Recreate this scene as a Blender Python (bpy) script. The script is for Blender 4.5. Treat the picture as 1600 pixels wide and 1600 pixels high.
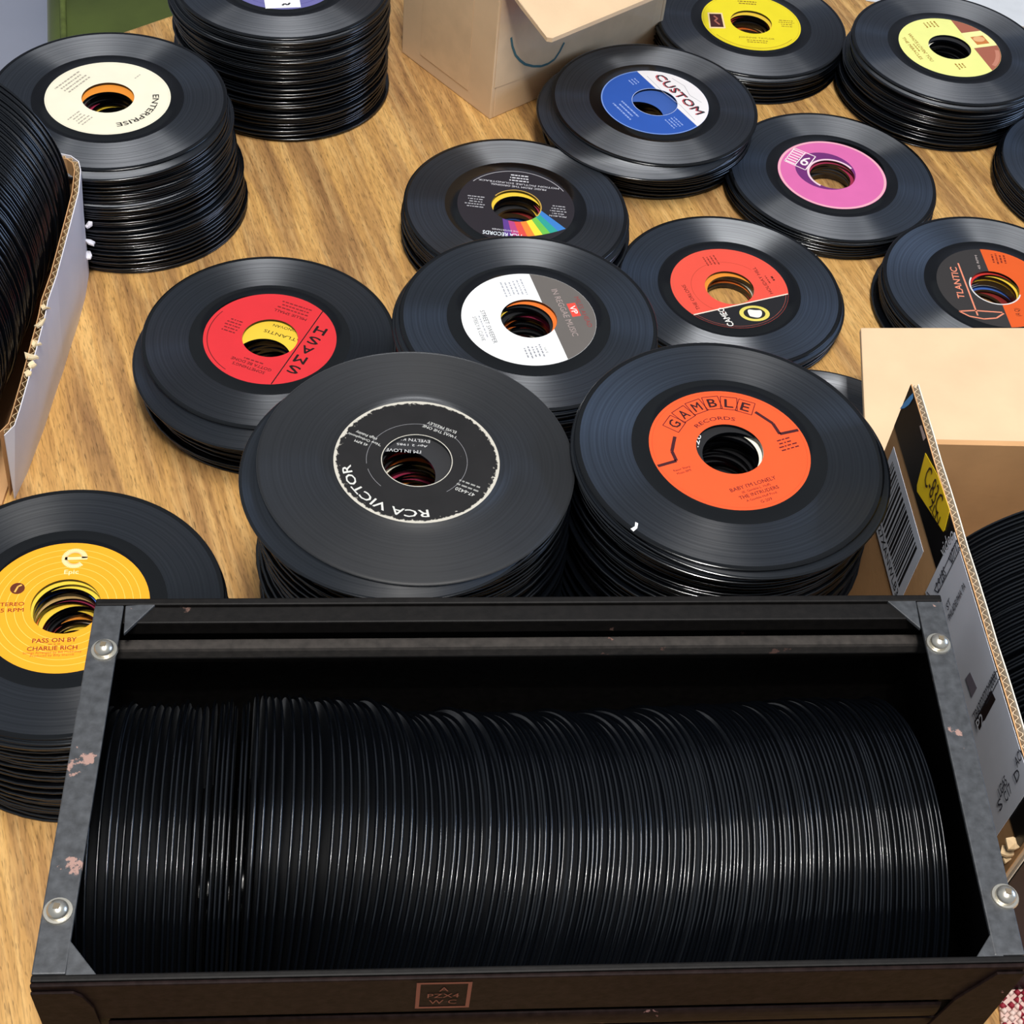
import bpy, bmesh, math, random
from mathutils import Vector, Matrix
random.seed(7)
PI = math.pi
for o in list(bpy.data.objects): bpy.data.objects.remove(o)
scn = bpy.context.scene
COL = scn.collection

# ------------------------------------------------------------------ camera
FPX, PITCH, ROLL, PX, PY, CAMH = 2369.6855, 0.8963962, 0.1333197, 800.08, 920.03, 0.7685285
cp, sp, cr, sr = math.cos(PITCH), math.sin(PITCH), math.cos(ROLL), math.sin(ROLL)
_R0, _U0, FWD = Vector((1, 0, 0)), Vector((0, sp, cp)), Vector((0, cp, -sp))
RGT, UPV = _R0 * cr + _U0 * sr, _U0 * cr - _R0 * sr
CAM = Vector((0, 0, CAMH))
cd = bpy.data.cameras.new('camera'); cam = bpy.data.objects.new('camera', cd); COL.objects.link(cam)
cd.sensor_width = 36; cd.lens = 36 * FPX / 1600
cd.shift_x = -(PX - 800) / 1600; cd.shift_y = (PY - 800) / 1600
cd.clip_start = 0.02; cd.clip_end = 50
M = Matrix((RGT, UPV, -FWD)).transposed().to_4x4(); M.translation = CAM
cam.matrix_world = M
scn.camera = cam

# ------------------------------------------------------------------ light
w = bpy.data.worlds.new('world'); scn.world = w; w.use_nodes = True
bg = w.node_tree.nodes['Background']; bg.inputs[0].default_value = (0.80, 0.89, 1.0, 1); bg.inputs[1].default_value = 0.28
def area(name, loc, target, size, energy, color, size_y=None):
    l = bpy.data.lights.new(name, 'AREA'); l.size = size; l.energy = energy; l.color = color
    if size_y: l.shape = 'RECTANGLE'; l.size_y = size_y
    o = bpy.data.objects.new(name, l); COL.objects.link(o); o.location = loc
    o.rotation_euler = (Vector(target) - Vector(loc)).to_track_quat('-Z', 'Y').to_euler(); return o
area('ceiling_light_offscreen', (0.1, 0.15, 2.3), (0.08, 0.5, 0), 0.42, 43, (1.0, 0.97, 0.94), 1.3)
area('window_right_offscreen', (2.6, 1.3, 0.75), (0.1, 0.8, 0.0), 1.2, 20, (0.42, 0.62, 1.0), 1.0)
for i, x in enumerate((-0.10, 0.0, 0.10)):                # three small bulbs in a row on the ceiling
    nm = 'ceiling_bulb_%s_offscreen' % ('left', 'middle', 'right')[i]
    l = bpy.data.lights.new(nm, 'POINT'); l.energy = 13.0; l.shadow_soft_size = 0.014; l.color = (1, 0.96, 0.9)
    o = bpy.data.objects.new(nm, l); COL.objects.link(o); o.location = (0.05 + x * .6, -0.10, 1.85)
vs = scn.view_settings; vs.view_transform = 'Standard'; vs.look = 'None'; vs.exposure = 0.32; vs.gamma = 1; vs.use_curve_mapping = False

# ------------------------------------------------------------------ helpers
def ray(x, y): return FWD + RGT * ((x - PX) / FPX) - UPV * ((y - PY) / FPX)
def at(x, y, z=0.0):
    d = ray(x, y); return CAM + d * ((z - CAMH) / d.z)
def on_plane(x, y, p0, n):
    d = ray(x, y); return CAM + d * ((Vector(p0) - CAM).dot(n) / d.dot(n))
def lin(c):
    if isinstance(c, str): c = tuple(int(c[i:i + 2], 16) / 255 for i in (0, 2, 4))
    return tuple((v / 12.92 if v <= .04045 else ((v + .055) / 1.055) ** 2.4) for v in c)
def mesh(name, vs_, fs, smooth=False):
    me = bpy.data.meshes.new(name); me.from_pydata([tuple(v) for v in vs_], [], fs); me.update()
    if smooth: me.polygons.foreach_set('use_smooth', [True] * len(me.polygons))
    return me
def obj(name, me, mat=None, parent=None, loc=None, rz=None):
    o = bpy.data.objects.new(name, me); COL.objects.link(o)
    if mat is not None:
        me.materials.clear()
        for m in (mat if isinstance(mat, (list, tuple)) else [mat]): me.materials.append(m)
    if parent is not None: o.parent = parent
    if loc is not None: o.location = loc
    if rz is not None: o.rotation_euler = (0, 0, rz)
    return o
def tag(o, label=None, cat=None, group=None, kind=None):
    if label: o['label'] = label
    if cat: o['category'] = cat
    if group: o['group'] = group
    if kind: o['kind'] = kind
    return o
def empty(name, loc=(0, 0, 0), rz=0):
    o = bpy.data.objects.new(name, None); COL.objects.link(o); o.location = loc; o.rotation_euler = (0, 0, rz)
    o.empty_display_size = .02; return o
def prism(pts, z0, z1):
    n = len(pts); v = [(p[0], p[1], z0) for p in pts] + [(p[0], p[1], z1) for p in pts]
    f = [tuple(range(n))[::-1], tuple(range(n, 2 * n))] + [(i, (i + 1) % n, n + (i + 1) % n, n + i) for i in range(n)]
    return v, f
def bev(me, w_, seg=2):
    bm = bmesh.new(); bm.from_mesh(me); bmesh.ops.recalc_face_normals(bm, faces=bm.faces[:])
    bmesh.ops.bevel(bm, geom=bm.edges[:], offset=w_, segments=seg, profile=.6, affect='EDGES', clamp_overlap=True)
    bm.to_mesh(me); bm.free(); return me
def fixn(me):
    bm = bmesh.new(); bm.from_mesh(me); bmesh.ops.recalc_face_normals(bm, faces=bm.faces[:]); bm.to_mesh(me); bm.free(); return me
def slab(name, pts3, thick, nrm, mat, parent=None, bevel=0):
    """flat polygon pts3 given thickness along nrm"""
    n = len(pts3); q = [Vector(p) for p in pts3]; k = Vector(nrm).normalized() * thick
    v = [p for p in q] + [p + k for p in q]
    f = [tuple(range(n)), tuple(range(n, 2 * n))[::-1]] + [(i, (i + 1) % n, n + (i + 1) % n, n + i) for i in range(n)]
    me = fixn(mesh(name, v, f))
    if bevel: bev(me, bevel)
    return obj(name, me, mat, parent)
def lathe(prof, seg, closed=True):
    v, f = [], []; n = len(prof)
    for i in range(seg):
        a = 2 * PI * i / seg; c, s = math.cos(a), math.sin(a)
        v += [(r * c, r * s, z) for r, z in prof]
    m = n if closed else n - 1
    for i in range(seg):
        j = (i + 1) % seg
        for k in range(m):
            l = (k + 1) % n; f.append((i * n + k, j * n + k, j * n + l, i * n + l))
    return v, f

# ------------------------------------------------------------------ materials
def mat(name, color=(.5, .5, .5), rough=.5, metal=0, spec=.5):
    m = bpy.data.materials.new(name); m.use_nodes = True; b = m.node_tree.nodes['Principled BSDF']
    b.inputs['Base Color'].default_value = (*lin(color), 1); b.inputs['Roughness'].default_value = rough
    b.inputs['Metallic'].default_value = metal; b.inputs['Specular IOR Level'].default_value = spec
    return m
def nd(m, t, **kw):
    n = m.node_tree.nodes.new(t)
    for k, v in kw.items():
        if hasattr(n, k): setattr(n, k, v)
        else: n.inputs[k].default_value = v
    return n
def lk(m, a, b): m.node_tree.links.new(a, b)
def bsdf(m): return m.node_tree.nodes['Principled BSDF']
def ramp(m, fac, stops, interp='LINEAR'):
    r = nd(m, 'ShaderNodeValToRGB'); lk(m, fac, r.inputs[0]); r.color_ramp.interpolation = interp
    e = r.color_ramp.elements
    while len(e) < len(stops): e.new(.5)
    for x, (p, c) in zip(e, stops): x.position = p; x.color = (*lin(c), 1) if not isinstance(c, float) else (c, c, c, 1)
    return r
def bump(m, h, strength=.2, dist=.001):
    b = nd(m, 'ShaderNodeBump'); b.inputs['Strength'].default_value = strength; b.inputs['Distance'].default_value = dist
    lk(m, h, b.inputs['Height']); lk(m, b.outputs[0], bsdf(m).inputs['Normal']); return b

def vinyl(name, rough, aniso, color='0a0d12', spec=.5, groove=True, gloss=.036):
    m = mat(name, color, rough, 0, spec); b = bsdf(m)
    if groove:
        t = nd(m, 'ShaderNodeTangent', direction_type='RADIAL', axis='Z'); lk(m, t.outputs[0], b.inputs['Tangent'])
        b.inputs['Anisotropic'].default_value = aniso; b.inputs['Anisotropic Rotation'].default_value = .25
    tc = nd(m, 'ShaderNodeTexCoord'); sx = nd(m, 'ShaderNodeSeparateXYZ'); lk(m, tc.outputs['Object'], sx.inputs[0])
    cx = nd(m, 'ShaderNodeCombineXYZ'); lk(m, sx.outputs[0], cx.inputs[0]); lk(m, sx.outputs[1], cx.inputs[1])
    ln = nd(m, 'ShaderNodeVectorMath', operation='LENGTH'); lk(m, cx.outputs[0], ln.inputs[0])
    n1 = nd(m, 'ShaderNodeTexNoise', noise_dimensions='1D'); n1.inputs['Scale'].default_value = 700; n1.inputs['Detail'].default_value = 3
    lk(m, ln.outputs['Value'], n1.inputs['W'])
    n2 = nd(m, 'ShaderNodeTexNoise'); n2.inputs['Scale'].default_value = 35; n2.inputs['Detail'].default_value = 5; lk(m, tc.outputs['Object'], n2.inputs['Vector'])
    mx = nd(m, 'ShaderNodeMix', data_type='FLOAT'); mx.inputs[0].default_value = .5; lk(m, n1.outputs[0], mx.inputs[2]); lk(m, n2.outputs[0], mx.inputs[3])
    mr = nd(m, 'ShaderNodeMapRange'); mr.inputs[1].default_value = .3; mr.inputs[2].default_value = .7
    mr.inputs[3].default_value = rough * .82; mr.inputs[4].default_value = rough * 1.2
    lk(m, mx.outputs[0], mr.inputs[0]); lk(m, mr.outputs[0], b.inputs['Roughness'])
    if groove:
        bump(m, n1.outputs[0], .05, .0002)
        nn = nd(m, 'ShaderNodeVectorMath', operation='NORMALIZE'); lk(m, cx.outputs[0], nn.inputs[0])
        vt = nd(m, 'ShaderNodeVectorTransform', vector_type='VECTOR', convert_from='OBJECT', convert_to='WORLD'); lk(m, nn.outputs[0], vt.inputs[0])
        ge = nd(m, 'ShaderNodeNewGeometry'); prev = b.outputs[0]
        for sg in (1, -1):
            sc = nd(m, 'ShaderNodeVectorMath', operation='SCALE'); lk(m, vt.outputs[0], sc.inputs[0]); sc.inputs['Scale'].default_value = sg * .82
            ad = nd(m, 'ShaderNodeVectorMath', operation='ADD'); lk(m, sc.outputs[0], ad.inputs[0]); lk(m, ge.outputs['Normal'], ad.inputs[1])
            no = nd(m, 'ShaderNodeVectorMath', operation='NORMALIZE'); lk(m, ad.outputs[0], no.inputs[0])
            gl = nd(m, 'ShaderNodeBsdfAnisotropic'); gl.inputs['Color'].default_value = (gloss, gloss * 1.06, gloss * 1.16, 1); gl.inputs['Roughness'].default_value = .30; gl.inputs['Anisotropy'].default_value = .70; gl.inputs['Rotation'].default_value = .25
            mg = nd(m, 'ShaderNodeMapRange'); mg.inputs[1].default_value = .32; mg.inputs[2].default_value = .68; mg.inputs[3].default_value = gloss * .75; mg.inputs[4].default_value = gloss * 1.3; lk(m, n1.outputs[0], mg.inputs[0])
            tn = nd(m, 'ShaderNodeMix', data_type='RGBA', blend_type='MULTIPLY'); tn.inputs[0].default_value = 1; tn.inputs[7].default_value = (1, 1.06, 1.16, 1); lk(m, mg.outputs[0], tn.inputs[6]); lk(m, tn.outputs[2], gl.inputs['Color'])
            lk(m, no.outputs[0], gl.inputs['Normal']); lk(m, t.outputs[0], gl.inputs['Tangent'])
            a2 = nd(m, 'ShaderNodeAddShader'); lk(m, prev, a2.inputs[0]); lk(m, gl.outputs[0], a2.inputs[1]); prev = a2.outputs[0]
        lk(m, prev, m.node_tree.nodes['Material Output'].inputs['Surface'])
    return m
V_GROOVE = vinyl('vinyl_groove', .36, .85)
V_GLOSS = vinyl('vinyl_smooth', .13, 0, '08090b', .5, False)
V_MATTE = vinyl('vinyl_worn_groove', .55, .5, '191a1c', .45, True, .012)
V_EDGE = vinyl('vinyl_edge', .16, 0, '06080c', .75, False)

def paper(name, color, var=.06, rough=.6, scale=60):
    m = mat(name, color, rough, 0, .3); c = lin(color)
    tc = nd(m, 'ShaderNodeTexCoord'); n = nd(m, 'ShaderNodeTexNoise'); n.inputs['Scale'].default_value = scale; n.inputs['Detail'].default_value = 6
    lk(m, tc.outputs['Object'], n.inputs['Vector'])
    r = nd(m, 'ShaderNodeValToRGB'); lk(m, n.outputs[0], r.inputs[0]); e = r.color_ramp.elements
    e[0].position = .25; e[0].color = (*[max(0, v * (1 - var * 1.6)) for v in c], 1); e[1].position = .7; e[1].color = (*[min(1, v * (1 + var * .5)) for v in c], 1)
    lk(m, r.outputs[0], bsdf(m).inputs['Base Color']); return m
_pm = {}
def ink(c):
    if c not in _pm: _pm[c] = paper('ink_' + c, c, .03)
    return _pm[c]

def wood_mat():
    m = mat('teak_wood', 'b98a50', .38, 0, .35)
    tc = nd(m, 'ShaderNodeTexCoord'); mp = nd(m, 'ShaderNodeMapping'); mp.inputs['Rotation'].default_value = (0, 0, math.radians(65)); lk(m, tc.outputs['Object'], mp.inputs[0])
    def st(sx, sy, sc, det, dist=0.):
        a = nd(m, 'ShaderNodeMapping'); a.inputs['Scale'].default_value = (sx, sy, 1); lk(m, mp.outputs[0], a.inputs[0])
        n = nd(m, 'ShaderNodeTexNoise'); n.inputs['Scale'].default_value = sc; n.inputs['Detail'].default_value = det; n.inputs['Distortion'].default_value = dist
        lk(m, a.outputs[0], n.inputs['Vector']); return n
    broad = st(.9, 9, 4.2, 4, .8); mid = st(2.0, 34, 5, 6, .5); fine = st(14, 130, 6, 3, .2); fleck = st(26, 200, 4.5, 1)
    r1 = ramp(m, broad.outputs[0], [(.33, '8c6845'), (.45, 'ab8150'), (.52, 'cf9f5c'), (.70, 'e4b76e')])
    r2 = ramp(m, mid.outputs[0], [(.33, '86603a'), (.5, 'bd9056'), (.64, 'e0b778')])
    mx = nd(m, 'ShaderNodeMix', data_type='RGBA'); mx.inputs[0].default_value = .45; lk(m, r1.outputs[0], mx.inputs[6]); lk(m, r2.outputs[0], mx.inputs[7])
    r3 = ramp(m, fine.outputs[0], [(.34, .55), (.52, 1.0), (.75, 1.0)])
    r4 = ramp(m, fleck.outputs[0], [(.30, .45), (.37, 1.0)])
    k = nd(m, 'ShaderNodeMix', data_type='RGBA', blend_type='MULTIPLY'); k.inputs[0].default_value = .7; lk(m, mx.outputs[2], k.inputs[6]); lk(m, r3.outputs[0], k.inputs[7])
    k2 = nd(m, 'ShaderNodeMix', data_type='RGBA', blend_type='MULTIPLY'); k2.inputs[0].default_value = .8; lk(m, k.outputs[2], k2.inputs[6]); lk(m, r4.outputs[0], k2.inputs[7])
    lk(m, k2.outputs[2], bsdf(m).inputs['Base Color']); bump(m, fine.outputs[0], .12, .0006); return m
WOOD = wood_mat()

def kraft(name, color, var=.10):
    m = paper(name, color, var, .75, 25)
    tc = nd(m, 'ShaderNodeTexCoord'); n = nd(m, 'ShaderNodeTexNoise'); n.inputs['Scale'].default_value = 300; lk(m, tc.outputs['Object'], n.inputs['Vector'])
    bump(m, n.outputs[0], .15, .0005); return m
KRAFT = kraft('kraft_board', 'c99a6a'); KRAFT_PALE = kraft('pale_kraft_board', 'dfc09a', .06)
FLUTE = kraft('flute_paper', 'c9ad85'); WHITEB = paper('white_carton_liner', 'e3e1e8', .05, .6, 18)
BLACKP = paper('black_print', '0c0b0d', .3, .45)

def worn_metal(name, base, chip, amount, rough=.42, metal=.35):
    m = mat(name, base, rough, metal, .5); tc = nd(m, 'ShaderNodeTexCoord')
    n = nd(m, 'ShaderNodeTexNoise'); n.inputs['Scale'].default_value = 55; n.inputs['Detail'].default_value = 6; n.inputs['Roughness'].default_value = .62; lk(m, tc.outputs['Object'], n.inputs['Vector'])
    n2 = nd(m, 'ShaderNodeTexNoise'); n2.inputs['Scale'].default_value = 240; n2.inputs['Detail'].default_value = 4; lk(m, tc.outputs['Object'], n2.inputs['Vector'])
    c = lin(base)
    a = nd(m, 'ShaderNodeValToRGB'); lk(m, n2.outputs[0], a.inputs[0]); a.color_ramp.elements[0].position = .3; a.color_ramp.elements[1].position = .75
    a.color_ramp.elements[0].color = (*[v * .7 for v in c], 1); a.color_ramp.elements[1].color = (*[v * 1.5 for v in c], 1)
    f = ramp(m, n.outputs[0], [(amount, 0.0), (amount + .02, 1.0)])
    mx = nd(m, 'ShaderNodeMix', data_type='RGBA'); lk(m, f.outputs[0], mx.inputs[0]); lk(m, a.outputs[0], mx.inputs[6]); mx.inputs[7].default_value = (*lin(chip), 1)
    lk(m, mx.outputs[2], bsdf(m).inputs['Base Color']); bump(m, n2.outputs[0], .2, .0006); return m
RAIL = worn_metal('painted_steel_rail', '3e4043', 'a07f74', .655, .45, .15)
CRATE = worn_metal('black_crate_paint', '0e0c0b', '5b453d', .70, .55, .0)
CRATE_IN = CRATE
CRATE_F = worn_metal('brown_black_crate_front', '1d1514', '8e6a66', .69, .5, 0)
LEDGE = worn_metal('chipped_grey_ledge', '2e2a27', '6b4e45', .68, .95, 0)  # ledge coloured greyer than the crate, with random chips
for _m in (CRATE, CRATE_F, CRATE_IN): bsdf(_m).inputs['Specular IOR Level'].default_value = .18
bsdf(CRATE_F).inputs['IOR'].default_value = 1.2
STEEL = mat('zinc_screw', 'd8d2c4', .28, .9)

# ------------------------------------------------------------------ text geometry (built first, while the scene is light)
_tx = {}
def text_geo(s, bold=0.):
    k = (s, bold)
    if k not in _tx:
        cu = bpy.data.curves.new('t', 'FONT'); cu.body = s; cu.size = 1; cu.align_x = 'LEFT'; cu.resolution_u = 2; cu.offset = 0
        o = bpy.data.objects.new('t', cu); COL.objects.link(o)
        dg = bpy.context.evaluated_depsgraph_get(); me = bpy.data.meshes.new_from_object(o.evaluated_get(dg))
        v = [(p.co.x, p.co.y) for p in me.vertices]; f = [tuple(p.vertices) for p in me.polygons]
        bpy.data.objects.remove(o); bpy.data.curves.remove(cu); bpy.data.meshes.remove(me)
        x0 = min(a for a, _ in v); x1 = max(a for a, _ in v)
        v = [(a - x0, b, 0) for a, b in v]; n0 = len(v)
        if bold > .005:
            base, bf_ = list(v), list(f)
            for j, (ddx, ddy) in enumerate(((bold, 0), (bold * .5, bold * .5), (bold * .5, -bold * .5))):
                v += [(a + ddx, b + ddy, j + 1) for a, b, _ in base]; f += [tuple(i + n0 * (j + 1) for i in q) for q in bf_]
        _tx[k] = (v, f, x1 - x0 + bold)
    return _tx[k]

# ------------------------------------------------------------------ setting: floor, table
wb = obj('wall_back', mesh('wall_back', *prism([(-4, 3.6), (4, 3.6), (4, 3.7), (-4, 3.7)], -.74, 2.3)), paper('grey_wall', '9a9da6', .05, .7, 2)); tag(wb, kind='structure')
fl = obj('floor', mesh('floor', *prism([(-4, -3), (4, -3), (4, 5), (-4, 5)], -.79, -.74)), paper('pale_grey_floor', 'b9bccb', .08, .5, 3)); tag(fl, kind='structure')
E1, E2 = Vector((math.cos(math.radians(46)), math.sin(math.radians(46)), 0)), Vector((math.sin(math.radians(46)), -math.cos(math.radians(46)), 0))
T0 = Vector((-.39, 1.195, 0))
def tb(a, b): p = T0 + E1 * a + E2 * b; return (p.x, p.y)
table = empty('wooden_table', (*tb(-.2, .7), -.74)); tag(table, 'teak-brown wooden table with streaked grain under the record stacks', 'table')
def intable(o): o.parent = table; o.location = -table.location; return o
intable(obj('tabletop', bev(mesh('tabletop', *prism([tb(-1.25, 0), tb(-1.25, 1.45), tb(1.15, 1.45), tb(1.15, 0)], -.03, 0)), .003), WOOD))
for a, b in ((-1.15, .1), (-1.15, 1.35), (1.05, .1), (1.05, 1.35)):
    intable(obj('leg', mesh('leg', *prism([tb(a - .03, b - .03), tb(a - .03, b + .03), tb(a + .03, b + .03), tb(a + .03, b - .03)], -.74, -.03)), WOOD))

# ------------------------------------------------------------------ records
R_OUT, R_LAB, R_HOLE, HT = .0875, .0457, .0191, .001    # metres; HT = half thickness over the label
def disc_profile(simple=False):
    top = [(.0191, .00092), (.0457, .00092), (.0462, .00068), (.0545, .00056), (.0555, .00066), (.0845, .00066), (.0856, .00078), (.0866, .00074), (.0872, .00052), (.0875, .00018)]
    if simple: top = [(.0191, .001), (.0457, .001), (.0464, .00062), (.0858, .00070), (.0866, .00072), (.0872, .00052), (.0875, .00018)]
    return top + [(r, -z) for r, z in reversed(top)]
def disc_mesh(name, seg, simple):
    pr = disc_profile(simple); v, f = lathe(pr, seg); n = len(pr); me = mesh(name, v, f); me.update()
    fixn(me); idx = []
    for p in me.polygons:
        r = sum(math.hypot(me.vertices[i].co.x, me.vertices[i].co.y) for i in p.vertices) / len(p.vertices)
        if simple: idx.append(1 if .02 < r < .0458 else (0 if .0466 < r < .0853 else 2))
        else: idx.append(0 if .0556 < r < .0846 else (2 if r < .0545 else (2 if r > .0846 else 2)))
    me.polygons.foreach_set('material_index', idx); me.polygons.foreach_set('use_smooth', [True] * len(me.polygons))
    try: me.set_sharp_from_angle(angle=math.radians(50))
    except Exception: pass
    return me
DISC_TOP = disc_mesh('disc', 128, False); [DISC_TOP.materials.append(m) for m in (V_GROOVE, V_GLOSS, V_GLOSS)]
DISC_ST = disc_mesh('record_disc', 96, True); [DISC_ST.materials.append(m) for m in (V_GROOVE, ink('20201f'), V_EDGE)]
DISC_LOW = disc_mesh('record_disc_low', 48, True)
PAL = ['c8322a', 'e0702a', 'e8c23c', 'e9e2cf', '2a2a2c', '9b2b4a', '3a5da8', 'd8b070', '1d1d1f', 'c9c4bc', '7b2420', 'e08a2e']
PALM = [ink(c) for c in PAL]
STUFF = []      # (matrix, palette index) of every record past the 300 built one by one

def place_record(mx, ci, label, group):
    o = bpy.data.objects.new('vinyl_record', DISC_ST); COL.objects.link(o); o.matrix_world = mx
    o.material_slots[1].link = 'OBJECT'; o.material_slots[1].material = PALM[ci]
    return tag(o, label, 'record', group)

class Label:
    """prints on a paper label, in millimetres, +y is the label's own up"""
    def __init__(s, root, base, basecol, worn=None):
        s.parts = {}; s.root = root
        prof = [(R_HOLE, .00092), (R_LAB, .00092), (R_LAB, .00100), (R_HOLE, .00100)]
        v, f = lathe(prof, 96); s.o = obj('paper_label', fixn(mesh('paper_label', v, f)), worn or ink(basecol), root)
        tag(s.o, base)
    def add(s, kind, col, v, f, z):
        k = (kind, col)
        V, Fc = s.parts.setdefault(k, ([], []))
        n = len(V); V += [(q_[0] / 1000, q_[1] / 1000, .00100 + (z + (.006 * q_[2] if len(q_) > 2 else 0)) / 1000) for q_ in v]; Fc += [tuple(i + n for i in q) for q in f]
    def text(s, t, x, y, h, col, width=None, rot=0, bold=0., kind='lettering', align='c', z=.05):
        v, f, w_ = text_geo(t, bold); k = h / .7; sx = k if width is None else width / w_; w2 = w_ * sx
        ox = {'c': -w2 / 2, 'l': 0, 'r': -w2}[align]; c, sn = math.cos(math.radians(rot)), math.sin(math.radians(rot))
        q = [(a * sx + ox, b * k - h / 2, l_) for a, b, l_ in v]
        s.add(kind, col, [(x + a * c - b * sn, y + a * sn + b * c, l_) for a, b, l_ in q], f, z)
    def lines(s, ts, x, y, h, gap, col, rot=0, width=None, align='c'):
        c, sn = math.cos(math.radians(rot)), math.sin(math.radians(rot))
        for i, t in enumerate(ts): s.text(t, x + sn * gap * i, y - c * gap * i, h, col, width, rot, 0, align=align)
    def fine(s, x, y, w_, rows, gap, col, h=1.1):
        """type too small to read in the photograph: rows of short dashes"""
        r = random.Random(int(x * 7 + y * 13 + rows))
        for i in range(rows):
            ww = w_ * r.uniform(.7, 1); a = -ww / 2
            while a < ww / 2 - .6:
                b = min(ww / 2, a + r.uniform(1.0, 3.2)); yy = y - gap * i
                s.poly([(x + a, yy - h / 2), (x + b, yy - h / 2), (x + b, yy + h / 2), (x + a, yy + h / 2)], col, .045, 'printed_line'); a = b + r.uniform(.5, .9)
    def arc(s, t, r, mid, span, h, col, bold=0., inside=False):
        """text bent on a circle; mid and span in degrees, clockwise reading (inside: bottom of the label)"""
        v, f, w_ = text_geo(t, bold); k = h / .7; out = []
        for a, b, l_ in v:
            fr = a / w_ - .5
            if inside: th = math.radians(mid + fr * span); rr = r - b * k
            else: th = math.radians(mid - fr * span); rr = r + b * k
            out.append((rr * math.cos(th), rr * math.sin(th), l_))
        s.add('lettering', col, out, f, .05)
    def ring(s, r0, r1, col, a0=0, a1=360, z=.03, kind='printed_ring'):
        n = max(6, int(abs(a1 - a0) / 4)); v = []; f = []
        for i in range(n + 1):
            a = math.radians(a0 + (a1 - a0) * i / n); v += [(r0 * math.cos(a), r0 * math.sin(a)), (r1 * math.cos(a), r1 * math.sin(a))]
        f = [(2 * i, 2 * i + 1, 2 * i + 3, 2 * i + 2) for i in range(n)]
        s.add(kind, col, v, f, z)
    def poly(s, pts, col, z=.03, kind='printed_panel'): s.add(kind, col, pts, [tuple(range(len(pts)))], z)
    def line(s, pts, wd, col, z=.045, kind='printed_line'):
        for (x0, y0), (x1, y1) in zip(pts[:-1], pts[1:]):
            d = math.hypot(x1 - x0, y1 - y0) or 1; nx, ny = -(y1 - y0) / d * wd / 2, (x1 - x0) / d * wd / 2
            s.poly([(x0 + nx, y0 + ny), (x0 - nx, y0 - ny), (x1 - nx, y1 - ny), (x1 + nx, y1 + ny)], col, z, kind)
    def field(s, col, nx, ny, d, r0=19.1, r1=45.6, z=.02, kind='colour_field'):
        """part of the label where nx*x+ny*y > d"""
        bm = bmesh.new(); n = 96; ri = []; ro = []
        for i in range(n):
            a = 2 * PI * i / n; ri.append(bm.verts.new((r0 * math.cos(a), r0 * math.sin(a), 0))); ro.append(bm.verts.new((r1 * math.cos(a), r1 * math.sin(a), 0)))
        for i in range(n): bm.faces.new((ri[i], ro[i], ro[(i + 1) % n], ri[(i + 1) % n]))
        L = math.hypot(nx, ny)
        bmesh.ops.bisect_plane(bm, geom=bm.verts[:] + bm.edges[:] + bm.faces[:], plane_co=(nx / L * d, ny / L * d, 0), plane_no=(nx, ny, 0), clear_inner=True)
        bm.verts.ensure_lookup_table(); bm.verts.index_update()
        s.add(kind, col, [(q.co.x, q.co.y) for q in bm.verts], [tuple(q.index for q in fc.verts) for fc in bm.faces], z); bm.free()
    def done(s):
        for (kind, col), (v, f) in s.parts.items():
            me = mesh(kind, v, f); fixn(me)
            if sum(p.normal.z * p.area for p in me.polygons) < 0: me.flip_normals()
            o = obj(kind, me, ink(col), s.o)
            if kind in ('lettering', 'printed_line', 'logo', 'logo_letters', 'rainbow_stripe'): o['kind'] = 'stuff'

def world_angle(kind, a, b, c, d, z):
    v = at(c, d, z) - at(a, b, z); t = math.atan2(v.y, v.x); return t if kind == 'd' else t - PI / 2

# name: x, y, height of the stack top, (direction of print), individually built records, label text, (second record: pixel offset, colour)
def scuffed(col, edge):
    m = paper('worn_black_label', col, .2); b = bsdf(m); tc = nd(m, 'ShaderNodeTexCoord'); sx = nd(m, 'ShaderNodeVectorMath', operation='LENGTH'); lk(m, tc.outputs['Object'], sx.inputs[0])
    n = nd(m, 'ShaderNodeTexNoise'); n.inputs['Scale'].default_value = 420; n.inputs['Detail'].default_value = 5; lk(m, tc.outputs['Object'], n.inputs['Vector'])
    r = ramp(m, sx.outputs['Value'], [(.0400 / .1, 0.0), (.0436 / .1, .20), (.0452 / .1, .62)])
    mp = nd(m, 'ShaderNodeMath', operation='MULTIPLY'); lk(m, sx.outputs['Value'], mp.inputs[0]); mp.inputs[1].default_value = 10
    lk(m, mp.outputs[0], r.inputs[0])
    ad = nd(m, 'ShaderNodeMath', operation='ADD'); lk(m, n.outputs[0], ad.inputs[0]); lk(m, r.outputs[0], ad.inputs[1])
    g = ramp(m, ad.outputs[0], [(.76, 0.0), (.90, .8)]); mx = nd(m, 'ShaderNodeMix', data_type='RGBA')
    old = b.inputs['Base Color'].links[0].from_socket; lk(m, g.outputs[0], mx.inputs[0]); lk(m, old, mx.inputs[6]); mx.inputs[7].default_value = (*lin(edge), 1)
    lk(m, mx.outputs[2], b.inputs['Base Color']); return m

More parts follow.
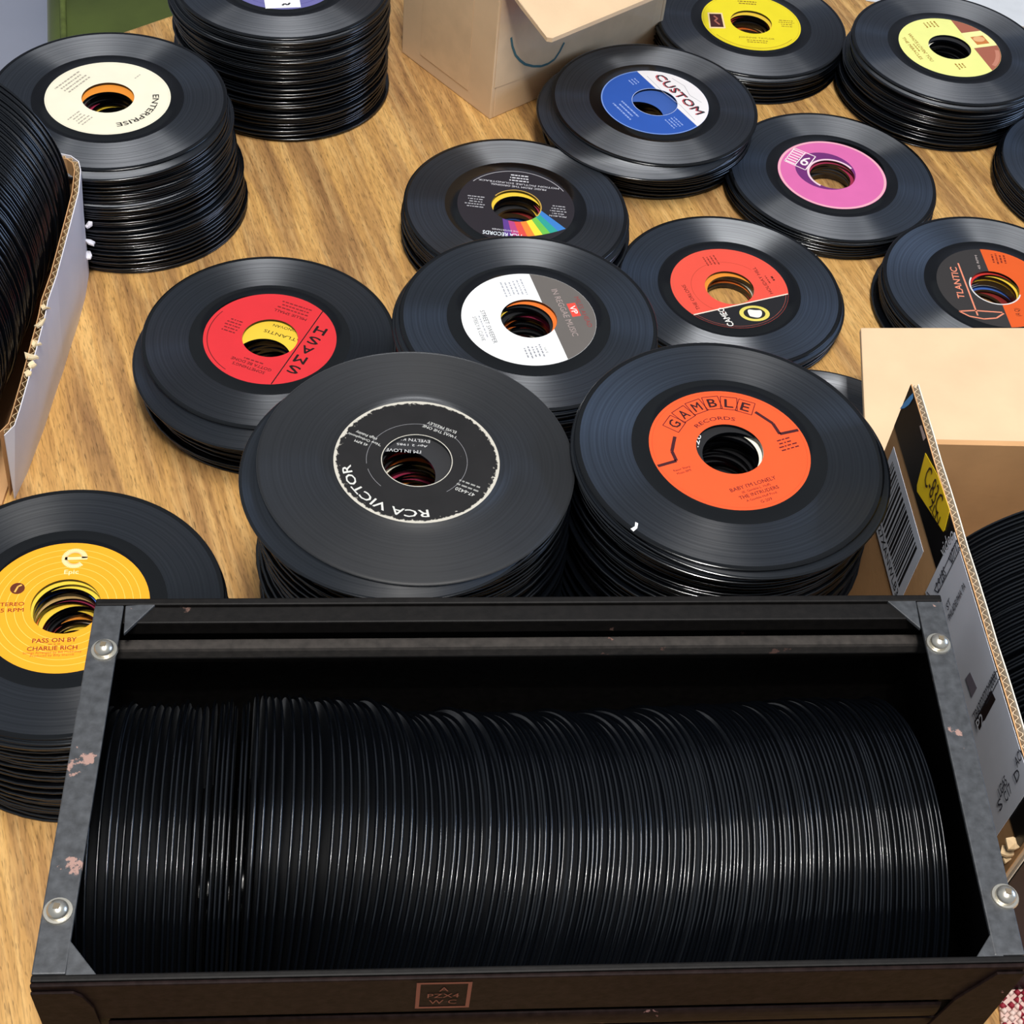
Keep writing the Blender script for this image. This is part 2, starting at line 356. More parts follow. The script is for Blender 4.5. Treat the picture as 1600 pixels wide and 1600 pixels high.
def d_rca(L):
    c = 'c9c9c4'
    L.arc('RCA VICTOR', 36.5, 78, 92, 5.2, c, .02)
    L.ring(27.6, 27.9, '77777a', 150, 392); L.ring(27.6, 27.9, '77777a', 40, 70); L.ring(19.2, 19.7, 'b8b4a8')
    L.text('47-6420', -33, 9.5, 2.4, c); L.fine(-33, 6, 14, 2, 3, '8c8c88')
    L.lines(['45 RPM', '"New Orthophonic"', 'High Fidelity'], 33, 2, 1.8, 3.2, c)
    L.lines(['I WAS THE ONE', 'ELVIS PRESLEY'], -2, -25.5, 2.0, 3.6, c)
def d_gamble(L):
    c = '571018'
    for t, x, y, r in (('G', -20.5, 28.0, 36), ('A', -11.8, 33.0, 18), ('M', -1.9, 35.6, 5), ('B', 8.2, 35.4, -12), ('L', 17.3, 31.8, -28), ('E', 25.0, 26.0, -42)):
        cs, sn = math.cos(math.radians(r)), math.sin(math.radians(r)); q = [(x + a * cs - b * sn, y + a * sn + b * cs) for a, b in ((-4.8, -5), (4.8, -5), (4.8, 5), (-4.8, 5))]
        L.line(q + [q[0]], .5, c); L.text(t, x, y, 6.6, '2c0a10', 5.2, r, .03)
    L.arc('RECORDS', 22.6, 84, 62, 2.7, c, .01)
    L.line([(28.5, 20.5), (33.5, 9), (33, .3), (44.8, -.6)], 2.0, '3f1218'); L.line([(-25, 19), (-32, 9.5), (-33, 2.2), (-44.8, 2.2)], 2.0, '3f1218')
    L.lines(['Razor Sharp', 'Music-BMI'], -33, -4, 1.5, 2.6, c); L.fine(33, -4, 12, 4, 2.5, c, .9)
    L.text("BABY I'M LONELY", -1, -27.8, 2.6, c, 29, 0, .01); L.text('(K. Gamble-L. Huff)', -1, -31.2, 1.6, c); L.text('THE INTRUDERS', -1, -34.4, 2.4, c, 25, 0, .01)
    L.text('A Gamble-Huff Prod.', -1, -37.6, 1.6, c); L.text('G-209', 0, -40.8, 2.0, c)
    L.ring(43.8, 44.0, 'b5401c')
def d_street(L):
    L.field('635e5a', 0, 1, 13.6)
    L.text('IN REGGAE MUSIC', -1, 25.8, 4.2, 'a08f8a', 48); L.text('MILES AHEAD', 1, 38.5, 3.4, '8c3a38', 31)
    L.poly([(-9, 29.6), (4.5, 29.6), (4.5, 35.8), (-9, 35.8)], 'd8483c'); L.text('VP', -2.2, 32.7, 4.2, 'f4e6e0', 8, 0, .02)
    L.text('STREET SWEEPER', 2.5, -29, 3.1, '54565c', 33); L.fine(2, -32.6, 24, 1, 1, 'a4a6ac', .9); L.text('STEELY & CLEVIE', 3, -36, 2.6, '54565c', 24)
    L.fine(-31.5, 6, 19, 6, 2.9, 'a4a6ac')
    L.text('Side B', 32, 2, 1.6, '54565c'); L.fine(32, -.9, 13, 5, 2.7, '8e9096'); L.ring(43.2, 43.35, 'c2c4c8', 230, 330)
def d_smash(L):
    c = '4a0d10'
    L.line([(-21, -40.5), (-20.7, 40.5)], .8, '160a0a')
    for t, y in zip('SMASH', (21.5, 10.6, .2, -10.4, -21.4)): L.text(t, -28, y, 7.4, '190b0b', 8.6, 0, .035, kind='logo_letters')
    L.text("SOMETHING'S", 0, 33, 2.6, c, 24, 0, .01); L.text('GOTTA BE DONE', 0, 28.8, 2.6, c, 30, 0, .01); L.fine(0, 25.2, 16, 1, 1, '7a1a1e')
    L.text('MILLIE SMALL', -2, -27.5, 2.5, c, 25, 0, .01); L.fine(-2, -31.6, 26, 3, 3.2, '7a1a1e')
    L.fine(29, 6, 12, 5, 3.0, '7a1a1e'); L.ring(42.6, 43.3, '7a1a1e', -14, 72)
def d_mca(L):
    c = 'd6d4d8'
    rb = ['5a3a86', 'b0447c', 'd84a44', 'ee8434', 'f2d83c', '6cb84a', '2e9a8c', '3a7ac0']
    n = len(rb)
    for i, k in enumerate(rb):          # rainbow swoosh leaving the hole towards the rim
        def edge(t):
            pts = []
            for j in range(9):
                u = j / 8; a = math.radians(62 + t * 112); r0 = 19.6
                x0, y0 = r0 * math.cos(a), r0 * math.sin(a)
                x1, y1 = 6 - t * 46, 38 - t * t * 17
                pts.append((x0 + (x1 - x0) * u, y0 + (y1 - y0) * u))
            return pts
        e0, e1 = edge(i / n), edge((i + 1) / n)
        for j in range(8):
            q = [e0[j], e1[j], e1[j + 1], e0[j + 1]]
            if max(math.hypot(*p) for p in q) < 45.4: L.poly(q, k, .02, 'rainbow_stripe')
    L.ring(19.2, 20.0, 'c9a24a', 150, 330); L.ring(43.4, 43.9, 'b8b6ba', 215, 325)
    L.text('MUSIC FROM THE ORIGINAL', 0, -24, 2.2, c, 44); L.text('MOTION PICTURE SOUNDTRACK', 0, -27.6, 2.0, c, 64)
    L.fine(0, -31.6, 17, 3, 3.4, c, 1.3)
    L.text('MCA-40174', -33, 7, 1.9, c); L.fine(-33, 3.9, 13, 4, 3.1, 'a8a6aa'); L.fine(32, 6.5, 16, 5, 3.1, 'a8a6aa')
    L.text('MCA RECORDS', 8, 36.3, 4.2, 'e6eef4', 30, 0, .02); L.text('THE ENTERTAINER', 6, 31.2, 1.7, c)
def d_cameo(L):
    L.field('1c1b1e', -1, -.03, 19.5); L.line([(-18.4, -41.4), (-21.4, 40.2)], 1.1, 'f0dcc8')
    L.text('CAMEO', -30, 17.5, 5.0, 'ece8e0', 21, 0, .03); v = [(-32 + 10.6 * math.cos(a) * .8 + 2.6 * math.sin(a), -6 + 11.5 * math.sin(a) - 2 * math.cos(a)) for a in [2 * PI * i / 32 for i in range(32)]]
    L.poly(v, 'd9c95e', .03, 'portrait_oval'); L.poly([(-32 + (x + 32) * .72, -6 + (y + 6) * .72) for x, y in v], '23211f', .036, 'portrait_oval')
    h = [(-32 + 4.6 * math.cos(a) + .9 * math.sin(3 * a), -6 + 5.6 * math.sin(a) + .8 * math.cos(2 * a)) for a in [2 * PI * i / 24 for i in range(24)]]
    L.poly(h, 'ebe7da', .042, 'portrait_oval')
    L.text('HOLIDAY HILL', 1, -29, 2.9, '5a1a12', 32); L.fine(1, -33.4, 12, 1, 1, '8a2a1e'); L.fine(1.5, -38, 7, 1, 1, '5a1a12', 1.6)
    L.text('THE ORLONS', -2.5, 34, 3.0, '5a1a12', 29); L.fine(33, 5, 12, 4, 3, '8a2a1e'); L.ring(29.6, 29.85, 'a83a26', -60, 150); L.ring(43.6, 43.8, 'c05a48')
def d_blue(L):
    L.field('e6e2e2', 0, 1, 12.2); L.ring(44.6, 45.5, '7d9ad2', 164, 376)
    L.text('CUSTOM', -.6, 25, 8.2, 'b8434c', 62, 0, .01, z=.045); L.text('CUSTOM', 0, 26.2, 8.2, '20242c', 62, 0, .015, z=.055)
    L.line([(-22, 34), (-8, 37), (5, 33), (18, 36)], .5, 'a8a4aa'); L.line([(-34, 16), (-10, 15), (14, 17), (36, 15.5)], .4, 'a8a4aa')
    c = '8fa4d8'
    L.fine(-1, -25, 26, 3, 4.2, c, 1.5); L.fine(31, 2, 15, 4, 3, c); L.fine(-32, 4, 10, 3, 3, c); L.ring(19.2, 19.6, 'b9c6e4')
def d_pink(L):
    n = 40
    for i in range(n):
        a0, a1 = 2 * PI * i / n, 2 * PI * (i + 1) / n
        o = lambda a: (25.5 * math.cos(a) - 6.5, 25.0 * math.sin(a) + 1)
        inn = lambda a: (19.2 * math.cos(a), 19.2 * math.sin(a))
        if math.hypot(*o(a0)) > 19.2 and math.hypot(*o(a1)) > 19.2: L.poly([inn(a0), o(a0), o(a1), inn(a1)], '6c2a6c', .02, 'colour_field')
    L.ring(19.2, 21.0, 'e8c8d0', 60, 265, .035); c = 'f3dfe0'
    L.line([(-41, 14), (-21.4, 14), (-20.8, -8.4), (-40.4, -7.8), (-41, 14)], .9, c, kind='logo')
    for k in range(6): L.line([(-40.6, 11.6 - 3.6 * k), (-31.6, 11.6 - 3.6 * k)], 1.3, c, kind='logo')
    L.line([(-30.8, 13.6), (-30.8, -8)], .9, c, kind='logo'); L.text('6', -25.8, 3, 13, c, 7, 0, .02)
    L.ring(43.5, 45.5, 'e8a8b4')
def d_stax(L):
    L.poly([(-40, -15), (-25, -13.5), (-25.6, 12), (-39.4, 11)], 'f4d6a0', .025); L.poly([(-38.6, -12.6), (-26.6, -11.6), (-27, 10), (-38, 9)], '43201f', .032)
    L.line([(-34, 6), (-31, 2), (-34, -2), (-30, -8)], 1.6, 'b06a58'); c = '8a6a1e'
    L.text('JOHNNIE TAYLOR', 2, -25.8, 2.4, c, 33); L.fine(2, -30, 24, 2, 3, c)
    L.ring(41.8, 42.5, 'b3921e', 215, 325); L.fine(33, 6, 15, 4, 3.2, c); L.fine(0, 34, 22, 2, 3.6, c, 1.6); L.ring(44, 44.3, 'c8aa20')
def d_tamla(L):
    b = 'a5614c'
    L.field(b, .04, 1, 21.5); L.ring(40.8, 44.6, 'c07f68', 36, 72, .025)
    L.poly([(-18, 21), (6.2, 20.4), (6.2, 45.0), (0, 45.6), (-10, 44.4), (-18, 41.7)], 'f0efa0', .032); L.poly([(-10.5, 27), (2, 27), (2, 39.8), (-10.5, 39.8)], 'c97a3e', .04)
    L.poly([(-6 + 4.2 * math.cos(a), 33.4 + 5.6 * math.sin(a)) for a in [2 * PI * i / 20 for i in range(20)]], 'e6b27a', .046); c = 'a06a10'
    L.text("WHO'S LOVIN' YOU", -5, -27, 3.4, c, 44, 0, .02); L.fine(-5, -31, 14, 1, 1, c); L.text('THE MIRACLES', -5, -35.2, 3.0, c, 35, 0, .02)
    L.fine(-36, 6, 10, 4, 3.6, c, 1.4); L.fine(29, -2, 10, 3, 3.2, c, 1.4)
def d_ent(L):
    L.arc('ENTERPRISE', 32.6, 90, 84, 4.6, '2b2622', .03); c = '7d7566'
    L.fine(0, -27, 32, 4, 3.6, 'a89f8e', 1.4); L.fine(32, 6, 14, 5, 3.0, 'a89f8e'); L.fine(-34, 1, 9, 1, 2.6, 'b8b0a0'); L.ring(44.4, 44.7, 'd8d2bc')
def d_topl(L):
    L.poly([(-16.5, -44), (11.5, -43.2), (11.5, -24), (-16.5, -24)], 'efeef2', .035, 'price_sticker'); L.line([(-3, -40), (-1, -37.5), (1.5, -39.5), (3.5, -36.5)], 1.6, '1c1c20'); L.ring(40, 40.4, '4c4a86')
def d_epic(L):
    for r in (23, 27.5, 32, 36.5, 40.5): L.ring(r, r + .35, 'f6c95a')
    cx, cy, w_ = 2.5, 34.2, 'f8d9a0'
    for a0, a1 in ((0, 315),):
        pts = [(cx + 5.6 * math.cos(math.radians(a)), cy + 5.6 * math.sin(math.radians(a))) for a in range(a0, a1 + 1, 9)]
        L.line(pts, 3.2, w_, kind='logo')
    L.line([(cx - 5.4, cy), (cx + 7.1, cy)], 2.2, w_, kind='logo'); L.text('Epic', 1.4, 24.4, 3.0, w_, 8, 0, .03)
    L.poly([(-27.2 + 4 * math.cos(a), 13.6 + 4 * math.sin(a)) for a in [2 * PI * i / 24 for i in range(24)]], '5e2a14', .04, 'logo'); L.line([(-28.5, 11), (-27, 15), (-25, 16)], 1, 'e9b050', .05, 'logo')
    c = '8e1f16'
    L.text('STEREO', -30, 2.6, 2.6, c, 15, 0, .02); L.text('45 RPM', -30, -1.6, 2.6, c, 15, 0, .02)
    L.text('PASS ON BY', -4.4, -23.3, 2.9, c, 23.5, 0, .025); L.fine(-4.4, -26, 9, 1, 1, 'c56a1c', .7); L.text('CHARLIE RICH', -5.2, -28.6, 2.8, c, 26.6, 0, .025)
    L.text('Strings Arranged by Bill McElhiney', -5, -31.4, 1.5, 'b8501a', 31); L.text('Produced by Billy Sherrill', -5, -33.4, 1.5, 'b8501a', 23)
def d_atl(L):
    L.field('d9581f', .08, -1, .2); c = 'e2886a'
    L.text('TLANTIC', 2.5, 29.6, 5.4, c, 37, 0, .03); L.line([(26.3, 24.6), (-34.5, 20.2)], 1.3, c, kind='logo')
    L.line([(-31, 34), (-36, 27), (-38, 16), (-36, 6), (-30, -1)], 1.3, c, kind='logo'); L.line([(-31, 34), (-29, 22), (-29, 0)], 1.3, c, kind='logo')
    L.text('45 RPM', 29, 8.3, 1.9, 'b8aaa4', 17); L.fine(35, -5, 13, 4, 3.2, '7a2410', 1.4)
    L.text('(A Q)', -27.5, -12, 4, '3a120a', 9); L.ring(19.2, 20.3, 'd8d4d0', 60, 250, .05, 'printed_ring')

STK = {
 # key: (x, y, h, dir, individually built, label colour, design, text, group phrase, second offset px, second colour idx)
 'rca':   (-.0613, .5706, .1566, ('u', 651, 720, 600, 800), 7, '191819', d_rca, 'dull grey-black record with scuffed black and silver label on tall stack', 'the scuffed black label record', (-24, 20), 4),
 'gamble': (.1104, .6035, .1633, ('d', 1138, 770, 1212, 748), 8, 'e25326', d_gamble, 'glossy record with orange-red label showing dice letters on tall stack', 'the dice-letter record', (10, 9), 8),
 'street': (-.0129, .7804, .0849, ('d', 825, 422, 888, 560), 8, 'ececea', d_street, 'record with half white, half grey label on rainbow-holed stack', 'the white and grey label record', (-6, 4), 1),
 'smash': (-.1891, .7727, .0429, ('u', 499.75, 514.75, 455.75, 578), 9, 'd62f35', d_smash, 'record with red label and black stacked letters beside the bare wood', 'the red label record', (-7, 27), 2),
 'mca':   (-.0365, .9672, .0312, ('d', 881, 297, 743, 281), 6, '252127', d_mca, 'record with black label crossed by a rainbow swoosh', 'the rainbow label record', (3, 6), 2),
 'orange': (.1347, .9235, .0160, ('d', 1205, 459, 1177, 418), 6, 'e2503f', d_cameo, 'record with coral-red label, black edge and oval portrait', 'the oval portrait record', (4, 5), 11),
 'blue':  (.0646, 1.1254, .0352, ('d', 996, 114, 1087, 197), 9, '2a54a8', d_blue, 'record with blue label and white graffiti lettering beside brown box', 'the blue label record', (-22, 20), 6),
 'pink':  (.2182, 1.0831, .0187, ('d', 1241, 230, 1275, 244), 7, 'd467a2', d_pink, 'record with pink label and purple centre on a short stack', 'the pink label record', (1, 2), 5),
 'stax':  (.1475, 1.2869, .0253, ('d', 1150, 60, 1210, 64), 8, 'ecd925', d_stax, 'record with bright lemon-yellow label and small dark picture', 'the lemon-yellow label record', (-3, 5), 2),
 'tamla': (.3207, 1.2514, .0485, ('d', 1420, 52, 1455, 93), 14, 'ecec8e', d_tamla, 'record with pale yellow label and brown side panels', 'the yellow and brown label record', (-3, 5), 4),
 'ent':   (-.3458, .9542, .0894, ('u', 168, 155, 222, 178), 17, 'ebe4cc', d_ent, 'record with plain cream label on high stack behind white carton', 'the cream label record', (2, 12), 11),
 'topl':  (-.2515, 1.1332, .0976, ('d', 400, 12, 480, 10), 16, '6a68a0', d_topl, 'record with violet label and white sticker on the highest rear stack', 'the violet label record', (3, 3), 8),
 'epic':  (-.2444, .4929, .0837, ('d', 40, 1003, 122, 1000), 6, 'f0a41e', d_epic, 'record with amber label ringed by thin lines beside black crate', 'the amber label record', (4, 4), 2),
 'atl':   (.3400, .9538, .0255, ('d', 1510, 480, 1492, 413), 5, '33302f', d_atl, 'record with half black, half orange label behind pale carton top', 'the black and orange label record', (2, 2), 0),
}
HOLE_TEXT = {'rca': ('c4c4c4', (("I'M IN LOVE", (658, 704), (603, 700), .0024), ('Apr 2 1985', (668, 696), (620, 692), .0016), ('EVELYN KING', (672, 688), (612, 682), .0022))),
 'smash': ('2a2410', (('ATLANTIS', (473, 532), (414, 514), .0030), ('DONOVAN', (470, 517), (428, 506), .0026))),
 'gamble': ('e8e8e8', (('.26', (1091, 699), (1096, 680), .0030),))}
DRIFT = {'ent': (.010, -.004), 'topl': (-.003, .004), 'blue': (-.004, .002), 'smash': (-.001, -.003), 'tamla': (-.004, 0), 'epic': (.002, 0)}
for key, (x, y, h, dr, K, bc, des, text, grp, off2, c2) in STK.items():
    n = max(3, round(h / (2 * HT))); zt = (2 * n - 1) * HT
    ang = world_angle(*dr, h)
    root = empty('vinyl_record', (x, y, zt), ang); tag(root, text, 'record', 'labelled records on top of the stacks')
    d = obj('disc', DISC_TOP if key != 'rca' else DISC_TOP.copy(), None, root)
    if key == 'rca': d.data.materials.clear(); [d.data.materials.append(m) for m in (V_MATTE, V_MATTE, V_MATTE)]
    L = Label(root, {'rca': 'scuffed black paper label', 'street': 'white and grey paper label'}.get(key), bc, scuffed('191819', 'cfcabd') if key == 'rca' else None)
    des(L); L.done()
    if key == 'gamble':
        chip = [(-.0792, -.0352), (-.0762, -.0338), (-.0742, -.0310), (-.0752, -.0296), (-.0768, -.0322), (-.0798, -.0330)]
        obj('paint_fleck', fixn(mesh('paint_fleck', *prism(chip, .0007, .00078))), ink('f2f2f0'), root)
    c0 = at(0, 0, zt); px_off = at(800 + off2[0], 800 + off2[1], zt) - at(800, 800, zt); k = (Vector((x, y, zt)) - CAM).length / (at(800, 800, zt) - CAM).length
    dx, dy = px_off.x * k, px_off.y * k * (1.0 if key in ('rca', 'gamble') else 1.1)
    dfx, dfy = DRIFT.get(key, (0, 0))
    for i in range(1, n):
        z = zt - 2 * HT * i; t = i / n
        if i == 1: ox, oy, ci = dx, dy, c2
        else:
            s = .0016 if key not in ('street',) else .0022
            ox, oy = random.gauss(0, s) + dfx * t + dx * .35 * math.exp(-(i - 1) / 6), random.gauss(0, s) + dfy * t + dy * .35 * math.exp(-(i - 1) / 6); ci = random.randrange(len(PAL))
            if key == 'street' and i < 16: ci = (1, 3, 8, 2, 1, 8, 3, 5, 8, 1, 2, 8, 1, 0, 8, 1)[i]
            if key == 'tamla': ci = (4, 8, 3, 4)[i % 4]
            if key == 'pink': ci = 5 if i < 3 else 4
            if key == 'gamble' and i < 30: ci = 3 if i == 2 else 8
        mx = Matrix.Translation((x + ox, y + oy, z)) @ Matrix.Rotation(random.random() * 6.28, 4, 'Z')
        if i < K:
            rec = place_record(mx, ci, ('plain black record in the stack under ' if i > 1 else 'black record lying directly beneath ') + grp, 'records stacked under ' + grp)
            if i == 1 and key in HOLE_TEXT:
                V, Fc = [], []
                for t, p0, p1, hh in HOLE_TEXT[key][1]:
                    zz = z + HT + .00006; A, B = at(*p0, zz), at(*p1, zz); U = (B - A).normalized(); W = Vector((-U.y, U.x, 0)); tv, tf, tw = text_geo(t); kx = (B - A).length / tw; n0 = len(V)
                    V += [mx.inverted() @ (A + U * a_ * kx + W * b_ * hh / .7) for a_, b_, _ in tv]; Fc += [tuple(q + n0 for q in f_) for f_ in tf]
                tag(obj('lettering', mesh('lettering', V, Fc), ink(HOLE_TEXT[key][0]), rec), kind='stuff')
                if key == 'smash': rec['label'] = 'black record with yellow printed label seen through the hole of the red label record'
                elif key == 'rca': rec['label'] = 'black record jutting out directly under the scuffed black label record'
        else: STUFF.append((mx, ci))

# two more stacks cut off by the frame or by the carton
for (x, y, n, K, text, grp) in ((.4500, 1.1350, 12, 5, 'black record in the low stack at the table side beyond the pink label record', 'records in the low side stack'),
                                (.2030, .7560, 9, 2, 'black record in the low stack half under the pale carton top', 'records in the stack under the carton top')):
    for i in range(n):
        z = (2 * (n - i) - 1) * HT
        mx = Matrix.Translation((x + random.gauss(0, .001), y + random.gauss(0, .001), z))
        if i < K: place_record(mx, random.randrange(len(PAL)), text, grp)
        else: STUFF.append((mx, 8))

# ------------------------------------------------------------------ black record crate
CH = .195
B0, B1, B2, B3 = [at(*q, CH) for q in ((150, 935), (1470, 929), (1606, 1510), (45, 1542))]      # back-left, back-right, front-right, front-left
for b in (B0, B1, B2, B3): b.z = 0
CM0, CM1 = (B0 + B3) / 2, (B1 + B2) / 2; CL = (CM1 - CM0).length; CAX = (CM1 - CM0).normalized(); CPR = Vector((-CAX.y, CAX.x, 0))
crate = empty('record_crate', (CM0 + CM1) / 2); tag(crate, 'scuffed black record crate with grey steel rails packed with upright records', 'crate')
def incr(o): o.parent = crate; o.location = -crate.location; return o
def q2(a, b):        # a: 0 left .. 1 right, b: 0 front .. 1 back
    return (B3 * (1 - a) + B2 * a) * (1 - b) + (B0 * (1 - a) + B1 * a) * b
def qm(am, bm_):     # metres in from the edges: negative counts from the far edge
    a = am / CL if am >= 0 else 1 + am / CL; D = ((B0 - B3).length + (B1 - B2).length) / 2; b = bm_ / D if bm_ >= 0 else 1 + bm_ / D
    return q2(a, b)
CEND = -1e-9
def quadp(name, a0, a1, b0, b1, z0, z1, m, bevel=.0008):
    me = fixn(mesh(name, *prism([qm(a0, b0), qm(a1, b0), qm(a1, b1), qm(a0, b1)], z0, z1)))
    if bevel: bev(me, bevel)
    return incr(obj(name, me, m))
quadp('floor_panel', .003, -.003, .004, -.004, .0005, .005, CRATE_IN)
quadp('side_panel', 0, .003, .004, -.004, 0, CH - .0022, CRATE); quadp('side_panel', -.003, CEND, .004, -.004, 0, CH - .0022, CRATE)
quadp('back_panel', 0, CEND, -.004, CEND, 0, CH, CRATE); quadp('back_rim', .0135, -.0135, -.0140, -.0042, CH - .010, CH - .0012, CRATE_IN)
quadp('back_ledge', .0040, -.0040, -.0205, -.0142, CH - .022, CH - .013, LEDGE, .002)
quadp('front_panel', 0, CEND, .002, .005, 0, CH, CRATE); quadp('front_band', .0, CEND, -.0 + 1e-6, .0019, CH - .033, CH - .0004, CRATE_F)
quadp('front_skirt', .004, -.004, .0008, .0019, .004, CH - .054, CRATE_F)
quadp('side_rail', 0, .0132, .0052, -.0042, CH - .0020, CH, RAIL, .0006); quadp('side_rail', -.0132, CEND, .0052, -.0042, CH - .0020, CH, RAIL, .0006)
for pts in (((196, 946), (246, 941), (193, 990)), ((108, 1467), (156, 1529), (101, 1531)), ((1386, 938), (1431, 937), (1439, 982)), ((1555, 1447), (1571, 1501), (1521, 1503))):
    p = [at(*q, CH) for q in pts]; c = sum(p, Vector()) / 3
    me = fixn(mesh('corner_plate', *prism([(v.x, v.y) for v in p], CH - .0021, CH - .0002))); bev(me, .0004); incr(obj('corner_plate', me, RAIL))
for px, py in ((163, 1012), (91, 1420), (1466, 1002), (1570, 1397)):
    p = at(px, py + 4, CH)
    me = mesh('screw', *lathe([(0, 0), (.0046, 0), (.0044, .0016), (.0036, .0030), (.0020, .0040), (0, .0043)], 24, False), smooth=True); s = incr(obj('screw', me, STEEL)); s.location = s.location + Vector((p.x, p.y, CH + .0006))
    me = mesh('washer', *lathe([(.003, 0), (.0062, 0), (.0058, .0009), (.003, .0010)], 24)); ws = obj('washer', fixn(me), STEEL, s); ws.location = (0, 0, -.0007)
    me = mesh('drive_recess', *prism([(-.0012, -.0012), (.0012, -.0012), (.0012, .0012), (-.0012, .0012)], .0041, .0045)); obj('drive_recess', fixn(me), ink('6d6250'), s)
# cap plates on the front corners and the stamped plate
FN = Vector((CAX.y, -CAX.x, 0)); FU = (B2 - B3).normalized()
def fpt(u, z, d=.0): p = B3 + FU * u + FN * d; return Vector((p.x, p.y, z))
FLEN = (B2 - B3).length
capL = [(.0, CH - .004), (.0165, CH - .004), (.0195, CH - .008), (.0225, CH - .019), (.0235, CH - .045), (.0, CH - .045)]
o = slab('corner_cap', [fpt(u, z, .0002) for u, z in capL], .0012, FN, CRATE_F); incr(o); bev(o.data, .0003)
capR = [(FLEN, CH - .004), (FLEN - .012, CH - .004), (FLEN - .022, CH - .030), (FLEN - .026, CH - .06), (FLEN, CH - .06)]
o = slab('corner_cap', [fpt(u, z, .0002) for u, z in capR], .0012, FN, CRATE_F); incr(o); bev(o.data, .0003)
V, Fc = [], []; NB_ = 12                                   # rounded bead along the front
for u in (.026, FLEN - .026): V += [fpt(u, CH - .043 + .007 * math.sin(2 * PI * k / NB_), .0015 * math.cos(2 * PI * k / NB_) - .0004) for k in range(NB_)]
Fc = [(k, (k + 1) % NB_, NB_ + (k + 1) % NB_, NB_ + k) for k in range(NB_)] + [tuple(range(NB_)), tuple(range(NB_, 2 * NB_))[::-1]]
incr(obj('front_bead', fixn(mesh('front_bead', V, Fc, True)), CRATE_F))
def fpix(x, y): p = on_plane(x, y, B3, FN); return (p - B3).dot(FU), p.z
u0, z0_ = fpix(651, 1536); u1, z1_ = fpix(733, 1565); PLC = ink('7c4a42')
pl = empty('stamped_plate'); 
def rect_frame(u0, u1, z0, z1, t):
    for a, b, c, d in ((u0, u1, z1 - t, z1), (u0, u1, z0, z0 + t), (u0, u0 + t, z0 + t, z1 - t), (u1 - t, u1, z0 + t, z1 - t)):
        yield [fpt(a, c, .0002), fpt(b, c, .0002), fpt(b, d, .0002), fpt(a, d, .0002)]
V, Fc = [], []
zlo, zhi = CH - .029, CH - .0035
for q in rect_frame(u0, u1, zlo, zhi, .0016): n = len(V); V += q; Fc.append((n, n + 1, n + 2, n + 3))
def plane_text(t, P, U, Vv, h, width=None, flip=False, bold=0.):
    v, f, w_ = text_geo(t, bold); k = h / .7; sx = k if width is None else width / w_
    NN = U.cross(Vv) * .00001
    return [P + U * (a * sx - w_ * sx / 2) + Vv * (b * k - h / 2) + NN * l_ for a, b, l_ in v], f
bpy.data.objects.remove(pl)
for t, dz in (('A', .0062), ('PZX4', .0), ('W C', -.0062)):
    v, f = plane_text(t, fpt((u0 + u1) / 2, (zlo + zhi) / 2 + dz, .0003), FU, Vector((0, 0, 1)), .0040); n = len(V); V += v; Fc += [tuple(i + n for i in q) for q in f]
incr(obj('stamped_emblem', mesh('stamped_emblem', V, Fc), PLC))

# upright records in the crate
KEYS = [(.005, 0), (.02, 3), (.068, 5), (.117, 19), (.14, 21), (.237, 23), (.32, 11), (.385, 0), (.41, 0)]
def interp(a, K):
    if a <= K[0][0]: return K[0][1]
    for (x0, y0), (x1, y1) in zip(K[:-1], K[1:]):
        if a <= x1: return y0 + (y1 - y0) * (a - x0) / (x1 - x0)
    return K[-1][1]
rng = random.Random(3); a = .0056; cnt = 0
while a < CL - .017:
    ph = math.radians(interp(a, KEYS)); inner = .068 <= a <= .121
    up = Vector((0, 0, 1)) * math.cos(ph) + CAX * math.sin(ph); nz = CAX * math.cos(ph) - Vector((0, 0, 1)) * math.sin(ph)
    yaw = 0.0; q = nz.cross(up).normalized()
    dep = (.0018 if inner else -.0010) + max(-.0018, min(.0018, rng.gauss(0, .0012))); lift = (.0035 if inner else 0.0) + abs(rng.gauss(0, .0012))
    c = CM0 + CAX * a + CPR * dep + Vector((0, 0, .0062 + lift + R_OUT * math.cos(ph)))
    mx = Matrix((up.cross(nz), up, nz)).transposed().to_4x4(); mx.translation = c
    place_record(mx, 8, 'black record standing on edge inside the black crate', 'upright records in the black crate'); cnt += 1
    g = 1.75 + (abs(rng.gauss(0, .9)) if rng.random() < .75 else 1.8); step = g / 1000
    for _ in range(200):           # keep the tops apart too
        a2 = a + step; p2 = math.radians(interp(a2, KEYS))
        if all((a2 + k_ * math.sin(p2)) - (a + k_ * math.sin(ph)) >= .00150 for k_ in (.0875, -.0875)) and step * math.cos(p2) >= .0019: break
        step += .0001
    a = a2
print('crate records', cnt)

